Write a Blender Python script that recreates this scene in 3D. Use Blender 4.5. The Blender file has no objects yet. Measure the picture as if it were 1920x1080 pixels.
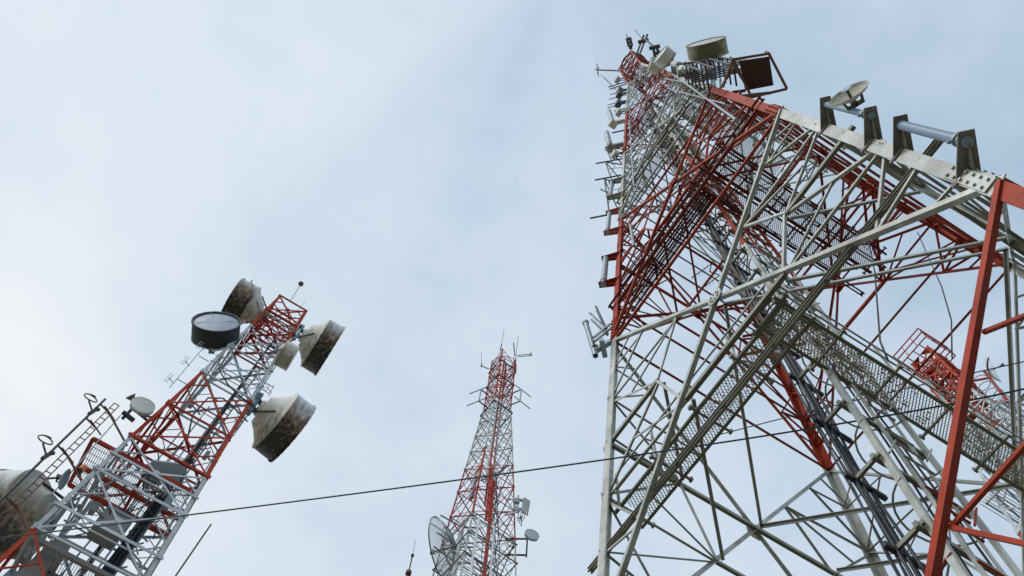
import bpy, math, random
from mathutils import Vector as V, Matrix
random.seed(11)
R = math.radians
scn = bpy.context.scene
COL = scn.collection

# ------------------------------------------------------------------ materials
def nodes(name):
    m = bpy.data.materials.new(name); m.use_nodes = True
    nt = m.node_tree; b = nt.nodes['Principled BSDF']
    return m, nt, b
def N(nt, t, **kw):
    n = nt.nodes.new(t)
    for k, v in kw.items(): setattr(n, k, v)
    return n
def noise(nt, co, scale, detail=4, rough=.6):
    n = N(nt, 'ShaderNodeTexNoise'); n.inputs['Scale'].default_value = scale
    n.inputs['Detail'].default_value = detail; n.inputs['Roughness'].default_value = rough
    nt.links.new(co, n.inputs['Vector']); return n.outputs['Fac']
def ramp(nt, fac, stops):
    r = N(nt, 'ShaderNodeValToRGB'); e = r.color_ramp.elements
    while len(e) < len(stops): e.new(.5)
    for i, (p, c) in enumerate(stops): e[i].position = p; e[i].color = (*c, 1) if len(c) == 3 else c
    nt.links.new(fac, r.inputs['Fac']); return r.outputs['Color']
def mix(nt, fac, a, b, mode='MIX'):
    m = N(nt, 'ShaderNodeMix'); m.data_type = 'RGBA'; m.blend_type = mode
    for s, v in ((m.inputs[0], fac), (m.inputs[6], a), (m.inputs[7], b)):
        if isinstance(v, (int, float)): s.default_value = v
        elif isinstance(v, tuple): s.default_value = (*v, 1)
        else: nt.links.new(v, s)
    return m.outputs[2]
def math_(nt, op, a, b=None, clamp=False):
    m = N(nt, 'ShaderNodeMath', operation=op); m.use_clamp = clamp
    for s, v in zip(m.inputs, (a, b)):
        if v is None: continue
        if isinstance(v, (int, float)): s.default_value = v
        else: nt.links.new(v, s)
    return m.outputs[0]
def steel(name, col, dirt, amt=.55, under=.7, rough=.55, metal=0., scale=2.2, var=.25, bump=.12, spec=.4, chips=.55, fade=None):
    """painted or galvanised steel: colour drifts, grime in patches and more of it on undersides"""
    m, nt, b = nodes(name)
    co = N(nt, 'ShaderNodeTexCoord').outputs['Object']
    geo = N(nt, 'ShaderNodeNewGeometry')
    sep = N(nt, 'ShaderNodeSeparateXYZ'); nt.links.new(geo.outputs['Normal'], sep.inputs[0])
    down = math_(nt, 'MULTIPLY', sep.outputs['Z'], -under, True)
    n1 = noise(nt, co, scale, 5, .65); n2 = noise(nt, co, scale * 9, 3); n3 = noise(nt, co, .45, 3)
    lo = tuple(c * (1 - var) for c in col); hi = fade or tuple(min(1, c * (1 + var)) for c in col)
    base = ramp(nt, n3, [(.3, lo), (.7, hi)])
    f = math_(nt, 'ADD', math_(nt, 'MULTIPLY', n1, .8), math_(nt, 'MULTIPLY_ADD', n2, .14))
    nt.nodes[-2].inputs[2].default_value = .08
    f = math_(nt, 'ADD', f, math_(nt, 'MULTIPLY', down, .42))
    mr = N(nt, 'ShaderNodeMapRange'); mr.inputs[1].default_value = .47; mr.inputs[2].default_value = .82
    mr.inputs[4].default_value = amt; mr.clamp = True
    nt.links.new(f, mr.inputs[0])
    c = mix(nt, mr.outputs[0], base, dirt)
    n4 = noise(nt, co, 6.5, 6, .72); ch = N(nt, 'ShaderNodeMapRange'); ch.inputs[1].default_value = .63; ch.inputs[2].default_value = .70; ch.inputs[4].default_value = chips; ch.clamp = True
    nt.links.new(n4, ch.inputs[0]); c = mix(nt, ch.outputs[0], c, (.105, .055, .035))
    st = N(nt, 'ShaderNodeMapping'); st.inputs['Scale'].default_value = (14, 14, .8); nt.links.new(co, st.inputs[0])
    c = mix(nt, math_(nt, 'MULTIPLY', noise(nt, st.outputs[0], 1.5, 4), .32), c, dirt)
    nt.links.new(c, b.inputs['Base Color'])
    b.inputs['Roughness'].default_value = rough; b.inputs['Metallic'].default_value = metal; b.inputs['Specular IOR Level'].default_value = spec
    bp = N(nt, 'ShaderNodeBump'); bp.inputs['Strength'].default_value = bump; bp.inputs['Distance'].default_value = .01
    nt.links.new(n2, bp.inputs['Height']); nt.links.new(bp.outputs[0], b.inputs['Normal'])
    return m
def weather(name, top, mid, low, radial=False):
    """fibreglass shroud: pale above, rust-brown in the middle, sooty below, with vertical streaks"""
    m, nt, b = nodes(name)
    tc = N(nt, 'ShaderNodeTexCoord')
    sep = N(nt, 'ShaderNodeSeparateXYZ'); nt.links.new(tc.outputs['Generated'], sep.inputs[0])
    mp = N(nt, 'ShaderNodeMapping'); mp.inputs['Scale'].default_value = (5, 5, .55)
    nt.links.new(tc.outputs['Object'], mp.inputs[0])
    n1 = noise(nt, mp.outputs[0], 1.2, 4, .5); n2 = noise(nt, tc.outputs['Object'], 9, 4)
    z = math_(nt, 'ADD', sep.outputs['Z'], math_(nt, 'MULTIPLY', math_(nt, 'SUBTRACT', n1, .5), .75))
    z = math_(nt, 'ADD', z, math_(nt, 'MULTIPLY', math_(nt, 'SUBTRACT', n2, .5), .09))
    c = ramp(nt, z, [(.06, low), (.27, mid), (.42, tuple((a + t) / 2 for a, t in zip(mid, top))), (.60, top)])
    nt.links.new(c, b.inputs['Base Color']); b.inputs['Roughness'].default_value = .7
    return m
WHITE = steel('white_paint', (.69, .70, .665), (.10, .096, .055), .85, 1.1)
WHITE2 = steel('grey_white_paint', (.62, .66, .69), (.19, .20, .19), .6, .8)
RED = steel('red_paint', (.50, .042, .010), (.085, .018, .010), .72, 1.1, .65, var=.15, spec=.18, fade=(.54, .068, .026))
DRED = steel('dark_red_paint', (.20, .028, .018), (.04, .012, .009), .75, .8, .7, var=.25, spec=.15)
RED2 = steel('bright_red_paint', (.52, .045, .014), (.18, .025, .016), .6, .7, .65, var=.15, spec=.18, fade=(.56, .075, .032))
PINK = steel('faded_red_paint', (.55, .17, .12), (.20, .05, .04), .5, .8)
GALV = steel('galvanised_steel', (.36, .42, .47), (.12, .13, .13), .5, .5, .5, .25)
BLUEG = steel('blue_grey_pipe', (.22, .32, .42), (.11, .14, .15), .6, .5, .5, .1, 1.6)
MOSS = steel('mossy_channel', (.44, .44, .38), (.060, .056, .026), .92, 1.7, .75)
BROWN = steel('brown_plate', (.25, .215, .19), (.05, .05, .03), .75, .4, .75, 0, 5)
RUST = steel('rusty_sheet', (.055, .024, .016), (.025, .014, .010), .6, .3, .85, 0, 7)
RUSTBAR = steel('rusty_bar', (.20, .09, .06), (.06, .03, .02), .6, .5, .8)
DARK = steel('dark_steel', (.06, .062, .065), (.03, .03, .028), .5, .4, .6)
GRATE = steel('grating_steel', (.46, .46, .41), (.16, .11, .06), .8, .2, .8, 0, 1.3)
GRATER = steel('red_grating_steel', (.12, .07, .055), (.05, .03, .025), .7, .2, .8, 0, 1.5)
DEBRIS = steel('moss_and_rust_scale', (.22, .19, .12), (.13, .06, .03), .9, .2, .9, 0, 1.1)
BLACK, _n, _b = nodes('black_cable'); _b.inputs['Base Color'].default_value = (.012, .013, .016, 1); _b.inputs['Roughness'].default_value = .5
LAMP, _n, _b = nodes('orange_lens'); _b.inputs['Base Color'].default_value = (.75, .22, .06, 1); _b.inputs['Roughness'].default_value = .25
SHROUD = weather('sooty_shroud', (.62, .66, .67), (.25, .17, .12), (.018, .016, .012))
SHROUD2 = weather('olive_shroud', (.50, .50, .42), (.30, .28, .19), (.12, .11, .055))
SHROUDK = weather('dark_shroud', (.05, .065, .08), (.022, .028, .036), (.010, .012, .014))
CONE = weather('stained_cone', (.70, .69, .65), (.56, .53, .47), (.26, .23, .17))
RADOME = steel('grey_radome', (.44, .53, .58), (.24, .28, .31), .5, .3, .5, 0, 1.2)
RADOMEB = steel('blue_grey_radome', (.36, .43, .54), (.20, .25, .33), .6, .2, .45, 0, 1.4)
RADOMEG = steel('pale_radome', (.62, .64, .61), (.46, .45, .38), .5, .1, .5, 0, 2)
SEAM = steel('radome_seam', (.42, .50, .58), (.3, .36, .4), .4)
DISHM = steel('stained_dish', (.50, .49, .42), (.16, .15, .08), .7, .5, .6, 0, 4)
BOX = steel('grey_cabinet', (.26, .25, .24), (.18, .165, .15), .5, .3, .6, 0, 1.5)
BOXW = steel('pale_panel', (.56, .55, .50), (.38, .36, .3), .5, .3, .6)
MESHL = steel('pale_mesh_floor', (.50, .53, .60), (.40, .42, .47), .4, .1, .7)

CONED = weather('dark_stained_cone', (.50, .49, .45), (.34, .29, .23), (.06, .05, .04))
# ------------------------------------------------------------------ mesh builder
class MB:
    def __init__(s): s.v = []; s.f = []; s.m = []; s.sm = []
    def add(s, vs, fs, mi=0, smooth=False):
        o = len(s.v); s.v += [tuple(p) for p in vs]
        for f in fs: s.f.append(tuple(i + o for i in f)); s.m.append(mi); s.sm.append(smooth)
    def extr(s, p, q, prof, a, b, mi=0, smooth=False):
        """extrude the outline prof (along a and b) from p to q"""
        p, q, a, b = V(p), V(q), V(a), V(b); n = len(prof)
        r = [a * x + b * y for x, y in prof]
        s.add([p + d for d in r] + [q + d for d in r],
              [(i, (i + 1) % n, n + (i + 1) % n, n + i) for i in range(n)] + [tuple(range(n - 1, -1, -1)), tuple(range(n, 2 * n))], mi, smooth)
    def angle(s, p, q, w, a, b, mi=0, th=None):
        """steel angle with its heel on p-q, flanges along a and b"""
        p, q = V(p), V(q); d = (q - p).normalized(); th = th or max(.006, w * .1)
        a = V(a); a = (a - d * a.dot(d)).normalized(); b = V(b); b = (b - d * b.dot(d))
        b = (b - a * b.dot(a)).normalized()
        s.extr(p, q, [(0, 0), (w, 0), (w, th), (th, th), (th, w), (0, w)], a, b, mi)
    def frame(s, p, q, up=None):
        d = (V(q) - V(p)).normalized(); up = V(up) if up else (V((0, 0, 1)) if abs(d.z) < .95 else V((1, 0, 0)))
        a = d.cross(up).normalized(); return a, a.cross(d).normalized()
    def box(s, p, q, w, h, mi=0, up=None):
        a, b = s.frame(p, q, up); w /= 2; h /= 2
        s.extr(p, q, [(-w, -h), (w, -h), (w, h), (-w, h)], a, b, mi)
    def tube(s, p, q, r, n=10, mi=0):
        a, b = s.frame(p, q); p, q = V(p), V(q)
        c = [(math.cos(2 * math.pi * i / n) * r, math.sin(2 * math.pi * i / n) * r) for i in range(n)]
        ra = [a * x + b * y for x, y in c]
        s.add([p + d for d in ra] + [q + d for d in ra], [(i, (i + 1) % n, n + (i + 1) % n, n + i) for i in range(n)], mi, True)
        s.add([p + d for d in ra] + [q + d for d in ra], [tuple(range(n - 1, -1, -1)), tuple(range(n, 2 * n))], mi)
    def path(s, pts, r, n=6, mi=0):
        pts = [V(p) for p in pts]; vs = []; k = len(pts); ref = V((.3, .2, .93)).normalized()
        for i, p in enumerate(pts):
            d = (pts[min(i + 1, k - 1)] - pts[max(i - 1, 0)]).normalized()
            a = d.cross(ref)
            if a.length < .1: a = d.cross(V((1, 0, 0)))
            a.normalize(); b = a.cross(d)
            vs += [p + a * math.cos(2 * math.pi * j / n) * r + b * math.sin(2 * math.pi * j / n) * r for j in range(n)]
        fs = [(i * n + j, i * n + (j + 1) % n, (i + 1) * n + (j + 1) % n, (i + 1) * n + j) for i in range(k - 1) for j in range(n)]
        s.add(vs, fs + [tuple(range(n)), tuple(range((k - 1) * n, k * n))], mi, True)
    def poly(s, pts, off, mi=0):
        """flat plate: outline pts thickened by off"""
        pts = [V(p) for p in pts]; off = V(off); n = len(pts)
        s.add(pts + [p + off for p in pts], [tuple(range(n)), tuple(range(2 * n - 1, n - 1, -1))] + [(i, (i + 1) % n, n + (i + 1) % n, n + i) for i in range(n)], mi)
    def lathe(s, prof, n=40, mi=0, o=(0, 0, 0), ax=(1, 0, 0), smooth=True):
        ax = V(ax).normalized(); a = ax.cross(V((0, 0, 1)) if abs(ax.z) < .9 else V((1, 0, 0))).normalized(); b = a.cross(ax); o = V(o)
        vs = [o + ax * t + (a * math.cos(2 * math.pi * j / n) + b * math.sin(2 * math.pi * j / n)) * r for t, r in prof for j in range(n)]
        k = len(prof)
        for i in range(k - 1):
            s.add(vs[i * n:(i + 2) * n], [(j, (j + 1) % n, n + (j + 1) % n, n + j) for j in range(n)], mi, smooth)
    def build(s, name, mats, parent=None, **kw):
        me = bpy.data.meshes.new(name); me.from_pydata(s.v, [], s.f)
        for m in (mats if isinstance(mats, (list, tuple)) else [mats]): me.materials.append(m)
        me.polygons.foreach_set('material_index', s.m); me.polygons.foreach_set('use_smooth', s.sm); me.update()
        o = bpy.data.objects.new(name, me); COL.objects.link(o); o.parent = parent
        for k, v in kw.items(): o[k] = v
        return o
def thing(name, label, cat, loc=(0, 0, 0), rz=0, group=None):
    o = bpy.data.objects.new(name, None); COL.objects.link(o); o.location = loc; o.rotation_euler = (0, 0, rz)
    o.empty_display_size = .3
    o['label'] = label; o['category'] = cat
    if group: o['group'] = group
    return o
class Parts:
    """up to 100 single parts of one name on a thing; the rest go into one mesh marked as stuff"""
    def __init__(s, name, mats, parent, cap=100): s.n, s.m, s.p, s.cap, s.k, s.rest = name, mats, parent, cap, 0, MB()
    def get(s, single=True):
        if single and s.k < s.cap: s.k += 1; return MB(), True
        return s.rest, False
    def put(s, mb, own):
        if own: return mb.build(s.n, s.m, s.p)
    def done(s):
        if s.rest.v: s.rest.build(s.n, s.m, s.p, kind='stuff')
def tag(o, label, cat, group=None):
    o['label'] = label; o['category'] = cat
    if group: o['group'] = group
    return o
def lerp(a, b, t): return V(a) + (V(b) - V(a)) * t
def interp(z, zs, ws):
    for i in range(len(zs) - 1):
        if z <= zs[i + 1] or i == len(zs) - 2:
            return ws[i] + (ws[i + 1] - ws[i]) * (z - zs[i]) / (zs[i + 1] - zs[i])
FACES = {'AB': lambda u, w, o: (-(w + o), u), 'CD': lambda u, w, o: (w + o, u), 'AC': lambda u, w, o: (u, w + o), 'BD': lambda u, w, o: (u, -(w + o))}
NORM = {'AB': V((-1, 0, 0)), 'CD': V((1, 0, 0)), 'AC': V((0, 1, 0)), 'BD': V((0, -1, 0))}
TAN = {'AB': V((0, 1, 0)), 'CD': V((0, 1, 0)), 'AC': V((1, 0, 0)), 'BD': V((1, 0, 0))}
CORN = {'A': (-1, 1), 'B': (-1, -1), 'C': (1, 1), 'D': (1, -1)}

# =================================================================== MAIN TOWER
MT = thing('lattice_tower', 'huge red and white lattice tower overhead at right, nearest and widest of the towers', 'lattice tower', (5.235, 4.998, 0), .417)
MZ = [0, .9, 8.57, 16.24, 23.83, 31.6, 39.5, 48.0, 51.5, 55.0]
MC = [0, 0, 1, 0, 1, 0, 1, 0, 0]          # 0 red, 1 white, per panel
def mhw(z): return 2.5 - .0582 * (min(z, 48.0) - 16.238)
def fp(face, u, z, off=0.):
    w = mhw(z); x, y = FACES[face](u * w, w, off); return V((x, y, z))
def band(z):
    for i in range(len(MC)):
        if z < MZ[i + 1]: return MC[i]
    return 0
MATS = [RED, WHITE]
# legs: rolled angles with the heel outward, spliced at each colour change
for k, (sx, sy) in CORN.items():
    mb = MB()
    for i in range(len(MC)):
        z0, z1 = MZ[i], MZ[i + 1]; w = .155 if z1 < 30 else (.13 if z1 < 45 else .10)
        p = V((sx * mhw(z0), sy * mhw(z0), z0)); q = V((sx * mhw(z1), sy * mhw(z1), z1))
        mb.angle(p, q, w, (-sx, 0, 0), (0, -sy, 0), MC[i], .022)
        # splice plates with bolts just under the joint
        if 1 < i < 7:
            d = (q - p).normalized()
            for (ax, s2) in ((V((-sx, 0, 0)), V((0, sy, 0))), (V((0, -sy, 0)), V((sx, 0, 0)))):
                c = p + d * .5 + s2 * .012 + ax * w * .5
                mb.box(c - d * .42, c + d * .42, w * .86, .018, MC[i], up=s2)
                for e in range(6):
                    for t in (-.25, .25):
                        b = c + d * (-.34 + .136 * e) + ax * w * t + s2 * .008
                        mb.tube(b, b + s2 * .022, .017, 6, MC[i])
    mb.build('leg', MATS, MT)
panels = [(MZ[i], MZ[i + 1], MC[i]) for i in range(1, 7)]
BR = Parts('brace', MATS, MT); GPM = Parts('gusset_plate', MATS, MT)
SHOW = {('AB', 1), ('AB', 2), ('AC', 1), ('CD', 2), ('BD', 1)}     # the faces whose braces show largest
for pi, (z0, z1, c) in enumerate(panels):
    size = (1.0, 1.0, .95, .85, .7, .55)[pi]
    for face in FACES:
        n, t = NORM[face], TAN[face]
        w0, w1 = mhw(z0), mhw(z1)
        tX = w0 / (w0 + w1); zX = z0 + (z1 - z0) * tX
        def dpt(s, upper, f):       # point on a main diagonal between its leg end and the crossing
            zz = z1 if upper else z0
            p = fp(face, s, zz); x = fp(face, 0, zX); return lerp(p, x, f)
        for k, s in enumerate((1, -1)):
            mb = MB(); o = n * (.004 + .022 * k)
            mb.angle(fp(face, s, z1) + o, fp(face, -s, z0) + o, (.064 if pi else .060) * size, t * (1 if k else -1), -n, c, .012)
            mb.build('diagonal_brace', MATS, MT)
        rs = (.036 if pi else .030) * size
        def red(p, q, w=rs, j=[0]):
            j[0] = (j[0] + 1) % 7; o = -n * (.02 + .006 * j[0])
            d = q - p; a = d.cross(n)
            mb, own = BR.get((face, pi) in SHOW)
            mb.angle(p + o, q + o, w, a, -n, c, .007); BR.put(mb, own)
        for s in (1, -1):
            L = lambda t_: fp(face, s, z0 + (z1 - z0) * t_)
            n3 = fp(face, .53 * s, zX)
            du1, du2, dl1, dl2 = dpt(s, 1, 1 / 3), dpt(s, 1, 2 / 3), dpt(s, 0, 1 / 3), dpt(s, 0, 2 / 3)
            red(L(.71), du1); red(L(.71), du2); red(L(.71), n3)
            red(L(.37), n3, rs * 1.25); red(L(.37), dl2); red(L(.37), dl1)
            red(n3, du2); red(n3, dl2, rs * 1.2); red(L(.22), dl1)
            if face in ('AC', 'CD', 'BD'): red(L(.56), n3); red(L(.12), dl1); red(L(.22), dl2, rs * .8)
            if pi: red(L(.86), dpt(s, 1, .18), rs * .8); red(L(.86), du1, rs * .8); red(L(.10), dpt(s, 0, .2), rs * .8); red(lerp(L(.37), n3, .5), dl2, rs * .8); red(lerp(L(.71), n3, .5), du2, rs * .8)
            if pi > 1:      # second, parallel pair of light diagonals
                o_ = -n * .13; red(L(.90) + o_, fp(face, -s, z0 + (z1 - z0) * .10) + o_, rs * 1.3); red(n3, L(.52), rs)
            # node plates on the legs
            for t_ in (.71, .37):
                q = L(t_) - n * .012 - t * s * .07; mb, own = GPM.get(pi < 3); g = .085 * size
                mb.poly([q + t * g * a + V((0, 0, 1)) * g * 1.3 * b for a, b in ((-1, -.8), (.6, -1), (1, 0), (.6, 1), (-1, .8))] if s < 0 else [q + t * g * a + V((0, 0, 1)) * g * 1.3 * b for a, b in ((1, -.8), (-.6, -1), (-1, 0), (-.6, 1), (1, .8))], -n * .010, c)
                for e in (-.5, 0, .5): mb.tube(q + V((0, 0, g * e * 1.6)) - n * .012, q + V((0, 0, g * e * 1.6)) + n * .014, .011, 6, c)
                GPM.put(mb, own)
        # gusset plate where the diagonals cross
        mb, own = GPM.get(); x = fp(face, 0, zX) + n * .03
        g = .13 * size
        mb.poly([x + t * g * a + V((0, 0, 1)) * g * b for a, b in ((-1, -.5), (-.5, -1), (.5, -1), (1, -.5), (1, .5), (.5, 1), (-.5, 1), (-1, .5))], n * .012, c)
        for e in range(8):
            b = x + t * g * .6 * math.cos(e * .785) + V((0, 0, 1)) * g * .6 * math.sin(e * .785) + n * .01
            mb.tube(b, b + n * .02, .014, 6, c)
        GPM.put(mb, own)
        # horizontals
        a, b = dpt(1, 0, 2 / 3), dpt(-1, 0, 2 / 3)
        o = -n * .05; tm = 0 if c == 0 else 2
        tb = lambda p, q, w, h: (lambda m_: (m_.box(p + o, q + o, w, h, tm), m_.build('tie_beam', [RED, WHITE, MOSS], MT)))(MB())
        if face in ('AB', 'CD'):
            for s in (1, -1): tb(fp(face, s * 1.03, zX), fp(face, .53 * s, zX), .05 * size, .08 * size)
            tb(a, b, .06 * size, .075 * size)
        else:
            tb(fp(face, 1, zX), fp(face, -1, zX), .055 * size, .08 * size); tb(a, b, .045 * size, .06 * size)
    if pi > 1:
        for face in FACES:
            for t_ in (.0, .22, .80):
                mb = MB(); zz = z0 + (z1 - z0) * t_; mb.angle(fp(face, 1, zz, -.02), fp(face, -1, zz, -.02), .05 * size, (0, 0, 1), -NORM[face], c, .008); mb.build('horizontal_brace', MATS, MT)
    if pi > 1:
        zi = z0 + (z1 - z0) * .37
        for u in (-.34, .34):
            for f1, f2 in (('AB', 'CD'), ('AC', 'BD')):
                mb = MB(); d_ = .02 if f1 == 'AB' else -.05
                mb.angle(fp(f1, u, zi + d_, -.04), fp(f2, u, zi + d_, -.04), .045 * size, (0, 0, 1), TAN[f1], c, .007); mb.build('cross_beam', MATS, MT)
    # plan bracing across the corners
    w0, w1 = mhw(z0), mhw(z1); zX = z0 + (z1 - z0) * w0 / (w0 + w1); zl = z0 + (zX - z0) * 2 / 3
    for k, (sx, sy) in CORN.items():
        fx, fy = ('CD' if sx > 0 else 'AB'), ('AC' if sy > 0 else 'BD')
        for u1, u2, zz in ((.53, .53, zX), (.34, .34, zl), (0, 0, zX)):
            mb = MB(); mb.angle(fp(fx, u1 * sy, zz, -.1 - u1 * .02), fp(fy, u2 * sx, zz, -.1 - u1 * .02), .05 * size, (0, 0, -1), (-sx, -sy, 0), c, .007)
            mb.build('plan_brace', MATS, MT)
BR.done(); GPM.done()
# long mossy double channels carrying the walkways
def dbl_channel(x, y0, y1, z, h, mats, gap=.10, alongx=False):
    mb = MB()
    for s in (-1, 1):
        if alongx: p, q, sd = V((y0, x + s * gap / 2, z)), V((y1, x + s * gap / 2, z)), V((0, s, 0))
        else: p, q, sd = V((x + s * gap / 2, y0, z)), V((x + s * gap / 2, y1, z)), V((s, 0, 0))
        mb.extr(p, q, [(0, -h / 2), (.024, -h / 2), (.024, -h / 2 + .007), (.007, -h / 2 + .007), (.007, h / 2 - .007), (.024, h / 2 - .007), (.024, h / 2), (0, h / 2)], sd, (0, 0, 1))
    k = int((y1 - y0) / .8)
    for i in range(k + 1):
        y = y0 + .04 + (y1 - y0 - .08) * i / k
        a = V((y, x, z)) if alongx else V((x, y, z)); d = V((0, 1, 0)) if alongx else V((1, 0, 0))
        mb.box(a - d * gap * .5, a + d * gap * .5, .04, h * .8)
    return mb.build('channel_beam', mats, MT)
dbl_channel(-2.79, -3.10, 3.12, 10.27, .065, MOSS, .022)
for z, f in ((17.93, .8), (25.5, .7)):
    w = mhw(z); dbl_channel(-(w + .03), -w * 1.03, w * 1.03, z, .09 * f + .02, DRED if z < 20 else MOSS, .06)
# ---- walkways: expanded-metal floor, edge beams, cross bars, handrails
def grating(x0, x1, y0, y1, z, cell=.046, w=.011, clog=0.):
    mb = MB(); nx = int((x1 - x0) / cell); h = cell * .8; ny = max(2, int((y1 - y0) / h)); h = (y1 - y0) / ny
    for j in range(ny + 1):
        yb = y0 + j * h; s = 1 if j % 2 else -1
        pts = [V((x0 + i * cell * .5, min(max(yb + s * (h * .5 if i % 2 else -h * .5), y0), y1), z + (.004 if i % 2 else -.004))) for i in range(2 * nx)]
        for i in range(len(pts) - 1):
            d = (pts[i + 1] - pts[i]).normalized(); a = V((-d.y, d.x, 0)) * w / 2 + V((0, 0, .004))
            mb.add([pts[i] - a, pts[i + 1] - a, pts[i + 1] + a, pts[i] + a], [(0, 1, 2, 3)])
    # wind-blown dirt, moss and rust scale lodged in the openings, in drifts
    ph = [(random.uniform(x0, x1), random.uniform(y0, y1), random.uniform(.12, .42)) for _ in range(int(clog * 9))]
    for i in range(2 * nx):
        for j in range(ny):
            x, y = x0 + i * cell * .5, y0 + (j + .5) * h
            k = max([0] + [1 - math.hypot(x - a, (y - b) * 1.5) / r for a, b, r in ph])
            if random.random() < k * 1.1 + .03 * (clog > 0):
                q = V((x, y, z + .006)); u = cell * random.uniform(.16, .34); v = h * random.uniform(.2, .5); t = random.uniform(-.012, .012)
                mb.add([q + V((-u, 0, t)), q + V((0, -v, 0)), q + V((u, 0, -t)), q + V((0, v, .004))], [(0, 1, 2, 3)], 1)
    return mb
def swapxy(mb):
    mb.v = [(y, x, z) for x, y, z in mb.v]; return mb
def walkway(name, x0, x1, y0, y1, z, along, mf, mbm, rail=None, side=1, clog=0.):
    root = MB(); L0, L1, c0, c1 = (x0, x1, y0, y1) if along == 'x' else (y0, y1, x0, x1)
    fl = grating(L0 + .02, L1 - .02, c0 + .01, c1 - .01, z, clog=clog)
    bm = MB()
    for c in (c0, c1):
        bm.angle((L0 - .1, c, z - .05), (L1 + .12, c, z - .05), .042, (0, 0, 1), (0, 1 if c == c0 else -1, 0), 0, .01)
    k = max(2, int((L1 - L0) / .75))
    for i in range(k + 1):
        x = L0 + (L1 - L0) * i / k
        bm.box((x, c0 - .06, z - .045), (x, c1 + .06, z - .045), .028, .03)
        for c in (c0 - .08, c1 + .08): bm.box((x - .03, c, z - .04), (x + .03, c, z - .04), .03, .06)
    rl = MB()
    cs = {0: (c0, c1), 1: (c1,), -1: (c0,)}[side]
    for c in cs:
        for hgt in (.35, .7): rl.box((L0, c, z + hgt), (L1, c, z + hgt), .022, .022)
        for i in range(k + 1):
            x = L0 + (L1 - L0) * i / k
            rl.angle((x, c, z), (x, c, z + .72), .03, (1, 0, 0), (0, 1, 0), 0, .006)
    if along == 'y':
        for m_ in (fl, bm, rl): swapxy(m_)
    p = bm.build('walkway', mbm, MT); fl.build('grating_floor', [mf, DEBRIS], p); rl.build('handrail', rail or mbm, p)
    return p
walkway('w', -2.60, -2.15, -.66, 2.66, 11.25, 'y', GRATE, MOSS, WHITE, -1, .5)
walkway('w', -2.62, 2.45, -.72, -.29, 11.26, 'x', GRATE, MOSS, WHITE, -1, 2.2)
walkway('w', -2.16, -1.74, -.3, 2.45, 18.9, 'y', GRATER, DRED, DRED, -1, .6)
walkway('w', -2.30, 1.75, -1.30, -.80, 18.9, 'x', GRATER, DRED, DRED, -1, 1.2)
walkway('w', -2.30, 1.45, -.74, -.36, 18.88, 'x', GRATER, DRED, DRED, 1)
walkway('w', -1.85, -1.30, -.2, 2.0, 26.6, 'y', GRATE, WHITE, WHITE, -1)
walkway('w', -1.80, 1.6, -1.45, -.85, 26.6, 'x', GRATE, WHITE, WHITE, -1)
walkway('w', -1.35, -.9, -.2, 1.4, 34.5, 'y', GRATER, DRED, DRED, -1)
walkway('w', -1.30, 1.2, -.9, -.4, 34.5, 'x', GRATER, DRED, DRED, -1)
# inner stringers that carry on to the far face in the red band
for y in (-1.04, -.36): dbl_channel(y, -2.2, 2.0, 18.78, .08, DRED, .04, True)
for x in (-2.02, -1.9): dbl_channel(x, -.4, 2.4, 18.80, .05, DRED, .03)
# ---- caged cable ladder up the middle
LAD = MB()
ladder_seg = [(0, 8.57, 1), (8.57, 16.24, 1), (16.24, 23.83, 0), (23.83, 31.6, 1)]
for (z0, z1, c) in ladder_seg:
    for x, s in ((-1.62, 1), (-.52, -1)):
        LAD.angle((x, -.33, z0), (x, -.33, z1), .07, (s, 0, 0), (0, 1, 0), c, .009)
        LAD.angle((x + .35 * s, -.33, z0), (x + .35 * s, -.33, z1), .035, (s, 0, 0), (0, 1, 0), c, .008)
LADO = LAD.build('cable_ladder', [RED, WHITE], MT)
rg = MB(); z = .3
while z < 31:
    rg.box((-1.72, -.24, z), (-.46, -.24, z), .045, .075, 3)
    rg.box((-1.66, .10, z + .02), (-1.66, -.3, z + .02), .035, .05, 3)
    for k in range(3): rg.tube((-1.27, -.34, z + .28 * (k + 1)), (-.87, -.34, z + .28 * (k + 1)), .014, 6, band(z))
    rg.tube((-1.6, -.36, z), (-1.27, -.36, z + .55), .012, 6, band(z)); rg.tube((-.87, -.36, z + .5), (-.53, -.36, z + 1.05), .012, 6, band(z))
    z += 1.12
rg.build('rung', [RED, WHITE, DARK, MOSS], LADO)
z = 1.
while z < 30:
    hp = MB(); hp.path([(-1.62 + .55 - .55 * math.cos(a), -.33 + .42 * math.sin(a), z) for a in [math.pi * i / 14 for i in range(15)]], .012, 6, band(z))
    hp.build('safety_hoop', [RED, WHITE], LADO); z += 1.12
cb = MB()
for k in range(11):
    x = -1.78 + .036 * k; y = .08 + .04 * math.sin(k * 2.1); r = .007 + .005 * ((k * 7) % 3)
    am = .006 + .010 * (k % 4 == 0); pts = [(x + am * math.sin(i * 1.3 + k * 1.7) + .012 * math.sin(i * .37 + k), y + am * 1.3 * math.cos(i * .9 + k * 2), 1 + i * .5) for i in range(64)]
    cb.path(pts, r, 6)
for k in range(3):
    x = -1.16 + .2 * k
    cb.path([(x + .02 * math.sin(i * .8 + k), -.20 + .02 * math.cos(i + k), 1 + i * 1.0) for i in range(32)], .013 + .004 * (k % 2), 6)
for i in range(27): cb.box((-1.82, .06, 1.4 + i * 1.12), (-1.30, .06, 1.4 + i * 1.12), .05, .06)
cb.build('cable_run', BLACK, LADO)
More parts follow.
